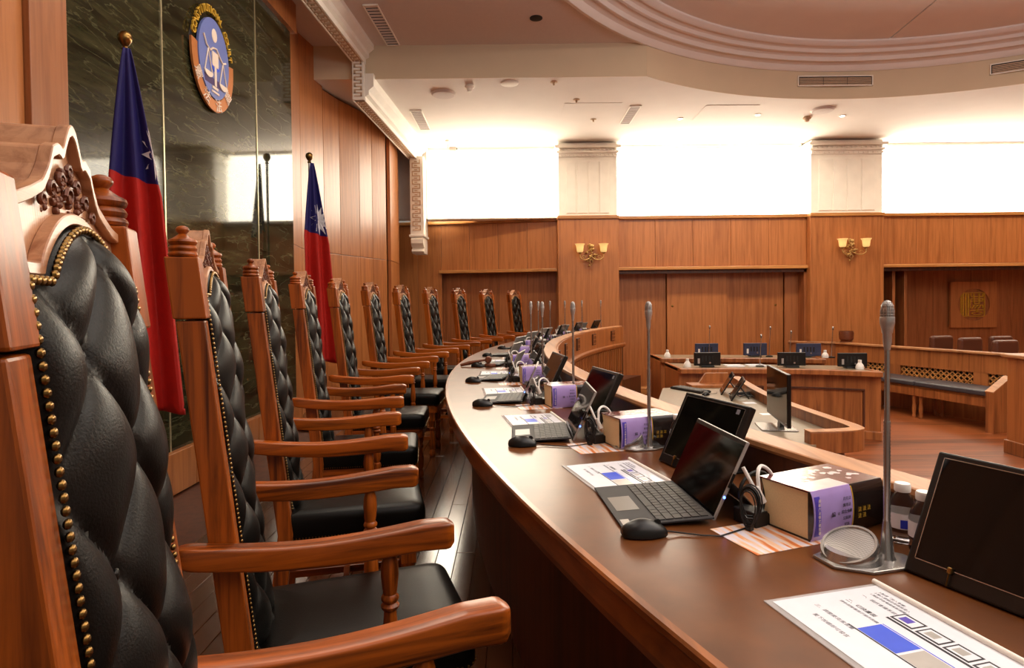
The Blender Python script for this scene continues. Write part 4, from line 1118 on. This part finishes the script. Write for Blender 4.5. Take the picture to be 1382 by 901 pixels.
out = smooth_path([(1.80, 3.64), (2.02, 3.655), (2.16, 3.71), (2.20, 3.82), (2.19, 4.10), (2.175, 4.63), (2.20, 5.19), (2.27, 5.7), (2.36, 6.27)])
zr = H-.82-ZC
obj('rail', wall_along(out, .075, zr-.13, zr, 1), DESKW, cdk, bevel=.004)
obj('rail_cap', wall_along(out, .080, zr, zr+.006, 1), RAILW, cdk, bevel=.002)
ctop = [(1.05, 3.62), (1.80, 3.62)]+[(p.x-.03, p.y+.02) for p in out[4:]]+[(2.2, 6.3), (1.5, 6.02), (1.25, 5.2)]
CT = plain('clerk_top', (140, 124, 102), .35, noise=.08, coat=.2, spec=.6)
obj('worktop', MB().prism(ctop, zr-.10, zr-.072), CT, cdk)
obj('base_panel', MB().prism([(x*.92+.13, y*.94+.3) for x, y in ctop], 0, zr-.10), DARKW, cdk)
zc_ = H-.892
t = thing('clerk_monitor', 'black widescreen monitor on square foot on the clerk desk', 'monitor', (1.82, 4.13, zc_), -.197)
obj('panel', B(-.012, .012, -.30, .30, .055, .40), BLK, t, bevel=.003); obj('screen', B(-.0135, -.012, -.292, .292, .07, .393), SCR, t)
obj('neck', MB().loft([[(.0+z*.1, -.035, z), (.032, -.035, z), (.032, .035, z), (.0+z*.1, .035, z)] for z in (.008, .18)]), BLK, t)
obj('foot', B(-.13, .10, -.13, .13, 0, .009), GREY, t, bevel=.003)
for i, (x, y) in enumerate(((1.96, 5.70), (1.93, 5.36))):
    t = thing('tablet_stand', 'brown-lit tablet leaning on clerk desk, %s of the two' % ('farther' if i == 0 else 'nearer'), 'tablet computer', (x, y, zc_), -.30, 'tablets on the clerk desk')
    Mt = Matrix.Rotation(.55, 4, 'Y')
    obj('case', MB().box(0, .012, -.15, .15, 0, .22).xform(Mt), BLK, t, bevel=.003); obj('screen', MB().box(-.001, 0, -.14, .14, .01, .21).xform(Mt), SCR, t)
    obj('leg', MB().tube([Mt @ Vector((.012, 0, .14)), (.16, 0, .002)], .006, 8), BLKM, t)
t = thing('keyboard', 'black computer keyboard on the clerk desk', 'keyboard', (1.72, 5.84, zc_), .5)
obj('base', B(-.07, .07, -.2, .2, 0, .018), BLKM, t, bevel=.004)
mb = MB()
for a in range(5):
    for b_ in range(15): mb.box(-.062+a*.025, -.041+a*.025, -.19+b_*.0255, -.168+b_*.0255, .018, .025)
obj('keys', mb, KEYM, t, kind='stuff')
t = put('mouse', make_mouse, 1.78, 5.55, .8, 'black computer mouse on the clerk desk beside the keyboard', z=zc_)
t = thing('document_box', 'low sloped wooden document box at the far end of the clerk desk', 'box', (2.0, 6.08, zc_), 0)
mb = MB(); mb.prism([(-.22, -.08), (.2, -.08), (.2, .12), (-.22, .12)], 0, .03); obj('tray', mb, DESKW, t, bevel=.004)
mb = MB(); mb.add([(-.1, .06, .03), (.2, .06, .03), (.2, .06, .13), (-.03, .06, .13), (-.1, .10, .03), (.2, .10, .03), (.2, .10, .13), (-.03, .10, .13)], [(0, 1, 2, 3), (7, 6, 5, 4), (0, 4, 5, 1), (1, 5, 6, 2), (2, 6, 7, 3), (3, 7, 4, 0)]); obj('upright_board', mb, DESKW, t)
for i, (x, y) in enumerate(((1.96, 5.08), (1.90, 4.58))):
    o = obj('paper_note', B(x, x+.10, y, y+.07, zc_, zc_+.001), PAPER); tag(o, 'small white note lying on the clerk desk, %s the tall monitor' % ('nearest' if i else 'farther from'), 'paper')
t = thing('cable_tangle', 'tangle of dark cables behind the tablets on the clerk desk', 'cable', (2.10, 5.45, zc_))
mb = MB()
for k in range(6):
    rr = random.Random(k); mb.tube([(rr.uniform(-.12, .12), rr.uniform(-.12, .12), .006+.03*rr.random()) for _ in range(6)], .004, 6)
obj('cords', mb, BLKM, t, smooth=True)

# counsel desks
def counsel(name, label, path, z, depth, panels):
    t = thing(name, label, 'desk', (0, 0, ZC)); pth = smooth_path(path)
    zt_ = z-ZC
    obj('front_panel', wall_along(pth, .04, .08, zt_-.05, -1), DESKW, t)
    obj('plinth', wall_along([p-Vector((0, .02)) for p in pth], .06, 0, .10, -1), DESKW, t, bevel=.006)
    obj('top_band', wall_along([p-Vector((0, .03)) for p in pth], .10, zt_-.06, zt_, -1), DESKW, t, bevel=.006)
    pts_ = [(p.x, p.y+.05) for p in pth]; obj('worktop', MB().prism(pts_+[(pts_[-1][0], pts_[-1][1]+depth), (pts_[0][0], pts_[0][1]+depth)], zt_-.04, zt_-.012), CT, t)
    for e, sg in ((pth[0], 1), (pth[-1], -1)):
        xx = (e.x, e.x+.04) if sg > 0 else (e.x-.04, e.x)
        obj('side_panel', B(xx[0], xx[1], e.y, e.y+depth+.05, 0, zt_), DESKW, t, bevel=.004)
    for (i0, i1) in panels:
        sub = [p-Vector((0, .046)) for p in pth[i0:i1]]
        fr_ = obj('panel_frame', wall_along(sub, .02, zt_-.235, zt_-.215, -1), DARKW, t)
        a, b_ = sub[0], sub[-1]
        obj('frame_stile', B(a.x, a.x+.02, a.y-.005, a.y+.02, .14, zt_-.215), DARKW, t); obj('frame_stile', B(b_.x-.02, b_.x, b_.y-.005, b_.y+.02, .14, zt_-.215), DARKW, t)
    return t
zf = H-.855
counsel('counsel_desk', 'front wooden counsel desk with framed panels and three monitors', [(2.05, 7.46), (2.6, 7.44), (3.12, 7.36), (3.7, 7.2), (4.235, 6.93)], zf, .62, [(1, 16), (17, 30)])
counsel('rear_desk', 'rear wooden desk behind the front counsel desk, with three monitors', [(2.14, 8.75), (2.9, 8.72), (3.6, 8.62), (4.34, 8.40)], zf, .6, [])
def mon(x, y, z, rz, wd, hh, label, lit=False):
    t = thing('court_monitor', label, 'monitor', (x, y, z), rz, 'monitors on the court desks seen from behind')
    obj('housing', B(-wd/2, wd/2, -.02, .02, .02, hh), SCRB if lit else BLK, t, bevel=.005)
    mb = MB(); 
    for q in range(4): mb.box(-wd*.22+q*wd*.13, -wd*.22+q*wd*.13+.02, -.024, -.018, hh*.4, hh*.75)
    obj('vent_grille', mb, BLKM, t); obj('sticker', B(-wd*.38, -wd*.30, -.023, -.018, hh*.25, hh*.6), WHT if lit else LGREY, t)
    obj('badge', MB().lathe([(.012, 0), (.012, .004)], 12, Matrix.Translation((.03, -.018, hh*.3)) @ Matrix.Rotation(PI/2, 4, 'X')), GREY, t)
    obj('foot', B(-.08, .08, -.05, .08, 0, .02), BLK, t, bevel=.004)
    return t
for i, (x, y) in enumerate(((2.46, 7.62), (3.47, 7.50), (4.13, 7.33))):
    mon(x, y, zf-.012, (0, -.1, -.15)[i], .33, .185, 'black monitor seen from behind on front counsel desk, %s' % ('leftmost', 'middle one', 'rightmost')[i])
for i, (x, y) in enumerate(((2.88, 8.95), (3.58, 8.90), (4.28, 8.72))):
    mon(x, y, zf-.012, (0, 0, -.1)[i], .34, .20, 'monitor with bluish back on rear desk, %s' % ('leftmost', 'middle one', 'rightmost')[i], True)
def sanit(x, y, label):
    t = thing('white_dispenser', label, 'bottle', (x, y, zf-.012), 0, 'small white dispensers on the court desks')
    obj('body', MB().lathe([(.045, 0), (.048, .02), (.04, .05), (.022, .075), (.016, .08)], 16), WHT, t, smooth=True); obj('cap', MB().lathe([(.02, .08), (.02, .11), (.001, .112)], 14), WHT, t, smooth=True)
sanit(2.30, 8.95, 'small white dispenser at left end of rear desk'); sanit(4.47, 8.62, 'small white dispenser at right end of rear desk')
sanit(2.21, 7.62, 'small white dispenser at left end of front counsel desk'); sanit(4.16, 7.22, 'small white dispenser at right end of front counsel desk')
def slim_mic(x, y, z, h, label):
    t = thing('slim_microphone', label, 'microphone', (x, y, z), 0, 'thin microphones on the court desks')
    obj('foot', MB().lathe([(.05, 0), (.05, .015), (.02, .025), (.001, .025)], 16), BLK, t, smooth=True)
    obj('stem', MB().tube([(0, 0, .02), (0, -.02, h*.6), (0, -.04, h)], .005, 8), GREY, t, smooth=True); obj('head', MB().lathe([(.008, 0), (.012, .01), (.012, .04), (.001, .055)], 12, Matrix.Translation((0, -.04, h-.02))), GREY, t, smooth=True)
for i, (x, y, h_) in enumerate(((2.90, 8.9, .44), (3.12, 7.6, .38), (3.77, 8.85, .42), (4.55, 8.6, .42), (4.05, 8.8, .36))):
    slim_mic(x, y, zf-.012, h_, 'thin gooseneck microphone on court desks, %s from the left' % ('first', 'second', 'third', 'fifth', 'fourth')[i])
# papers on front desk
for i, x in enumerate((2.72, 3.0)):
    o = obj('paper_stack', B(x, x+.22, 7.62, 7.8, zf-.012, zf+.0), PAPER); tag(o, 'white paper stack on front counsel desk, %s' % ('beside left monitor', 'right of the other stack')[i], 'paper')

# bench with lattice back
bn = thing('gallery_bench', 'long slatted-back wooden bench with slate cushions and sloped end panel', 'bench', (0, 0, ZC))
A0 = Vector((5.70, 7.21)); A1 = Vector((5.15, 9.15)); d = (A1-A0).normalized(); nrm = Vector((d.y, -d.x))   # nrm points right/back
def bp(s_, o): q = A0+d*s_+nrm*o; return (q.x, q.y)
Lb = (A1-A0).length
def bquad(s0, s1, o0, o1): return [bp(s0, o0), bp(s1, o0), bp(s1, o1), bp(s0, o1)]
obj('seat_apron', MB().prism(bquad(.04, 2.45, .02, .05), .30, .43), DESKW, bn, bevel=.004)
obj('seat_board', MB().prism(bquad(.04, 2.45, .02, .50), .40, .43), DESKW, bn)
for i, (s0, s1) in enumerate(((.045, .985), (.995, 2.45))):
    obj('seat_cushion', MB().prism(bquad(s0, s1, .0, .46), .432, .50), LEAG, bn, bevel=.02, seg=3)
lg = [(.02, 0), (.026, .02), (.018, .05), (.024, .08), (.026, .14), (.016, .2), (.022, .22), (.022, .31)]
for s_ in (.93, 1.03, 1.9):
    for o_2 in (.06, .44):
        x, y = bp(s_, o_2); obj('leg', MB().lathe(lg, 12, T(x, y, 0)), DESKW, bn, smooth=True)
# end panel sloped
mb = MB(); prf = [(0, 0), (0, .485), (.30, .66), (.60, .66), (.60, 0)]
vs = [(*bp(s_, o), z) for s_ in (-.05, .04) for o, z in prf]; mb.add(vs, [tuple(range(5)), tuple(range(9, 4, -1))]+[(i, (i+1) % 5, 5+(i+1) % 5, 5+i) for i in range(5)])
obj('end_panel', mb, DESKW, bn, bevel=.004)
mb = MB(); prf = [(0, .485), (.30, .66), (.30, .672), (-.004, .497)]
vs = [(*bp(s_, o), z) for s_ in (-.055, .045) for o, z in prf]; mb.add(vs, [tuple(range(4)), tuple(range(7, 3, -1))]+[(i, (i+1) % 4, 4+(i+1) % 4, 4+i) for i in range(4)])
obj('end_panel_cap', mb, RAILW, bn)
# partition (rail) behind the bench with lattice openings
R0 = Vector((6.42, 7.3)); R1 = Vector((5.325, 9.93)); R2 = Vector((4.70, 10.28))
pt_ = thing('court_partition', 'waist-high wooden partition with lattice openings behind the bench', 'partition', (0, 0, ZC))
hR = H-.75-ZC
def seg_box(a, b, off0, off1, z0, z1, s0=0, s1=1):
    dd = (b-a); L_ = dd.length; dd = dd/L_; nn = Vector((dd.y, -dd.x))
    p = a+dd*L_*s0; q = a+dd*L_*s1
    return MB().prism([tuple(p+nn*off0), tuple(q+nn*off0), tuple(q+nn*off1), tuple(p+nn*off1)], z0, z1)
obj('upper_panel', seg_box(R0, R1, 0, .05, hR-.27, hR-.02), DESKW, pt_); obj('lower_panel', seg_box(R0, R1, 0, .05, 0, hR-.47), DESKW, pt_)
obj('rail_cap', seg_box(R0, R1, -.04, .09, hR-.02, hR+.01), RAILW, pt_, bevel=.006)
obj('corner_panel', seg_box(R1, R2, 0, .05, 0, hR-.02), DESKW, pt_); obj('corner_cap', seg_box(R1, R2, -.04, .09, hR-.02, hR+.01), RAILW, pt_, bevel=.006)
ops = [(.04, .21), (.27, .62), (.68, .98)]
ed = [0]+[e for o in ops for e in o]+[1]
for i in range(0, len(ed), 2): obj('stile', seg_box(R0, R1, 0, .05, hR-.48, hR-.26, ed[i], ed[i+1]), DESKW, pt_)
obj('backing_dark', seg_box(R0, R1, .055, .06, hR-.48, hR-.26), BLKM, pt_)
Lr = (R1-R0).length; dd = (R1-R0).normalized(); nn = Vector((dd.y, -dd.x))
for s0, s1 in ops:
    mb = MB(); z0, z1 = hR-.465, hR-.275; hgt = z1-z0; L_ = (s1-s0)*Lr
    s_ = -hgt
    while s_ < L_:
        for sg in (1, -1):
            a, b_ = (s_, s_+hgt)
            ta, tb = max(0, -a/(hgt)) if a < 0 else 0, min(1, (L_-a)/hgt)
            if tb <= ta: continue
            za, zb2 = (ta, tb) if sg > 0 else (1-ta, 1-tb)
            pa = R0+dd*(s0*Lr+a+ta*hgt); pb = R0+dd*(s0*Lr+a+tb*hgt)
            mb.tube([(pa.x+nn.x*.03, pa.y+nn.y*.03, z0+za*hgt), (pb.x+nn.x*.03, pb.y+nn.y*.03, z0+zb2*hgt)], .009, 4)
        s_ += .075
    mb2 = mb
    q = R0+dd*(s0*Lr)
    for zz_ in (z0+hgt*.33, z0+hgt*.66):
        e = R0+dd*(s1*Lr); mb.tube([(q.x+nn.x*.03, q.y+nn.y*.03, zz_), (e.x+nn.x*.03, e.y+nn.y*.03, zz_)], .006, 4)
    obj('lattice', mb, wood_gold if 'wood_gold' in globals() else TRIM, pt_, kind='stuff')
# post at right edge
t = thing('newel_post', 'square wooden newel post with cap at the right edge', 'post', (5.17, 6.05, ZC))
obj('shaft', B(0, .22, 0, .22, .12, 1.0), DESKW, t, bevel=.006); obj('plinth', B(-.02, .24, -.02, .24, 0, .14), DESKW, t, bevel=.008); obj('cap', B(-.04, .26, -.04, .26, 1.0, 1.04), RAILW, t, bevel=.01)
t.location = (5.17, 6.08, ZC)
t = thing('round_pot', 'brown cylindrical pot standing on the partition corner', 'pot', (5.46, 9.86, ZC+hR+.012))
obj('body', MB().lathe([(.09, 0), (.09, .015), (.075, .02), (.105, .05), (.11, .15), (.105, .18), (.10, .18), (.1, .17), (.001, .16)], 28), CARV, t, smooth=True)
# brown leather armchairs behind the partition
def lchair(x, y, rz, label):
    t = thing('leather_armchair', label, 'chair', (x, y, ZC), rz, 'brown leather chairs behind the partition')
    def pad(x0, x1, y0, y1, z0, z1, nm): obj(nm, B(x0, x1, y0, y1, z0, z1), LEAB, t, bevel=.045, seg=4)
    pad(-.19, .19, .10, .2, .42, 1.03, 'backrest'); pad(-.17, .17, -.2, .12, .36, .5, 'seat')
    for s_ in (-1, 1): pad(s_*.19-.03, s_*.19+.03, -.15, .15, .42, .64, 'armrest')
    obj('pedestal', MB().lathe([(.2, 0), (.2, .03), (.03, .06), (.03, .38)], 16), BLK, t)
lchair(6.74, 9.30, .15, 'brown leather chair behind the partition, leftmost'); lchair(6.81, 8.80, .15, 'brown leather chair behind the partition, second from left')
lchair(6.86, 8.22, .15, 'brown leather chair behind the partition, right one in front'); lchair(7.47, 9.05, .15, 'brown leather chair behind the partition, right one farther back')
# carved seal panel in the alcove
t = thing('seal_panel', 'square wooden wall panel with round recess and gold seal script character', 'wall panel', (8.66, 11.37, H-.17))
mb = MB(); sq = .43; rc = .30; n_ = 48; fr0 = []; fr1 = []
for k in range(n_):
    a = 2*PI*k/n_; c_, s_ = math.cos(a), math.sin(a); m_ = max(abs(c_), abs(s_)); fr0.append((rc*c_, rc*s_)); fr1.append((sq*c_/m_, sq*s_/m_))
mb.loft([[(fr0[k][0], 0, fr0[k][1]), (fr0[k][0], -.05, fr0[k][1]), (fr1[k][0], -.05, fr1[k][1]), (fr1[k][0], 0, fr1[k][1])] for k in list(range(n_))+[0]], cap=False)
obj('board', mb, WALLW, t); obj('recess', MB().lathe([(rc, 0), (rc, .02)], 48, Matrix.Rotation(PI/2, 4, 'X')), WALLD, t)
mb = MB()
def bar(x0, z0, x1, z1, w_=.014):
    a = Vector((x0, 0, z0)); b_ = Vector((x1, 0, z1)); dd_ = (b_-a).normalized(); n2 = Vector((-dd_.z, 0, dd_.x))*w_/2; a -= dd_*w_/2; b_ += dd_*w_/2
    mb.add([tuple(p+n_2+Vector((0, y, 0))) for y in (-.045, -.02) for p, n_2 in ((a, -n2), (b_, -n2), (b_, n2), (a, n2))], [(0, 1, 2, 3), (7, 6, 5, 4), (0, 4, 5, 1), (1, 5, 6, 2), (2, 6, 7, 3), (3, 7, 4, 0)])
X0, X1, Z0, Z1 = -.23, .21, -.22, .22
for s_ in ((X0, Z0, X1, Z0), (X0, Z1, X1, Z1), (X0, Z0, X0, Z1), (X1, Z0, X1, Z1)): bar(*s_, .010)
for x in (-.195, -.145, -.095): bar(x, Z0+.02, x, Z1-.02, .018)
for z in (.15, .105, .065): bar(-.05, z, .18, z)
for x in (.01, .11): bar(x, .02, x, .2)
bar(-.05, .2, -.05, .15); bar(.18, .2, .18, .15); bar(.18, .105, .18, .065); bar(-.06, .105, -.06, -.06); bar(.01, .02, .11, .02); bar(.0, -.01, .18, -.01); bar(.18, -.01, .18, -.06)
for x in (-.01, .05, .11): bar(x+.03, -.015, x-.02, -.07, .012)
bar(-.05, -.11, .18, -.10); bar(.07, -.09, .07, -.14)
for k in range(10):
    a0, a1 = PI*2*k/10, PI*2*(k+1)/10; bar(.07+.10*math.cos(a0), -.165+.028*math.sin(a0), .07+.10*math.cos(a1), -.165+.028*math.sin(a1), .012)
obj('gold_character', mb, GOLD, t)

# ------------------------------------------------------------------ wall sconces
def sconce(x, z, label):
    t = thing('wall_sconce', label, 'wall lamp', (x, YP-.002, z), 0, 'two-armed sconces on the pilasters')
    mb = MB(); rnd = random.Random(2)
    for k in range(22):
        v = rnd.uniform(-1, 1); u = rnd.uniform(-1, 1)*(1-abs(v)*.75)
        mb.ball((u*.10, -.02-rnd.random()*.025, v*.19), rnd.uniform(.014, .028), 7, 5)
    for k in (-1, 0, 1): mb.tube([(0, -.03, .06), (k*.03, -.04, .13), (k*.05, -.03, .19)], [.014, .012, .003], 6)
    for k in (-1, 1): mb.tube([(0, -.03, -.06), (k*.03, -.04, -.11), (0, -.03, -.17)], [.014, .01, .003], 6)
    obj('backplate', mb, BRO, t, smooth=True)
    for s_ in (-1, 1):
        pts_ = [(0, -.04, -.02), (s_*.06, -.08, -.07), (s_*.13, -.12, -.085), (s_*.19, -.13, -.05), (s_*.20, -.13, .0), (s_*.20, -.13, .03)]
        ar = obj('arm', MB().tube([tuple(p) for p in smooth_path3(pts_)], .009, 8), BRO, t, smooth=True)
        sp = [(s_*(.13+.035*math.cos(a)*(1-a/9)), -.10, -.04+.035*math.sin(a)*(1-a/9)) for a in [q*.5 for q in range(14)]]
        obj('scroll', MB().tube(sp, .006, 6), BRO, ar, smooth=True)
        sh = obj('shade', MB().lathe([(.02, 0), (.045, .01), (.055, .03), (.06, .08), (.066, .12), (.085, .15), (.083, .15), (.063, .12), (.057, .08), (.05, .03), (.02, .008)], 24, Matrix.Translation((s_*.20, -.13, .035)), cap=False), SHADE, t, smooth=True)
        obj('cup', MB().lathe([(.012, -.02), (.028, -.008), (.032, .006), (.02, .012)], 16, Matrix.Translation((s_*.20, -.13, .035))), BRO, t, smooth=True)
BRO = plain('antique_bronze', (190, 152, 92), .35, .5, noise=.2)
sconce(1.36, H+.76, 'two-armed bronze wall sconce with amber glass shades on left pilaster')
sconce(5.80, H+.80, 'two-armed bronze wall sconce with amber glass shades on right pilaster')
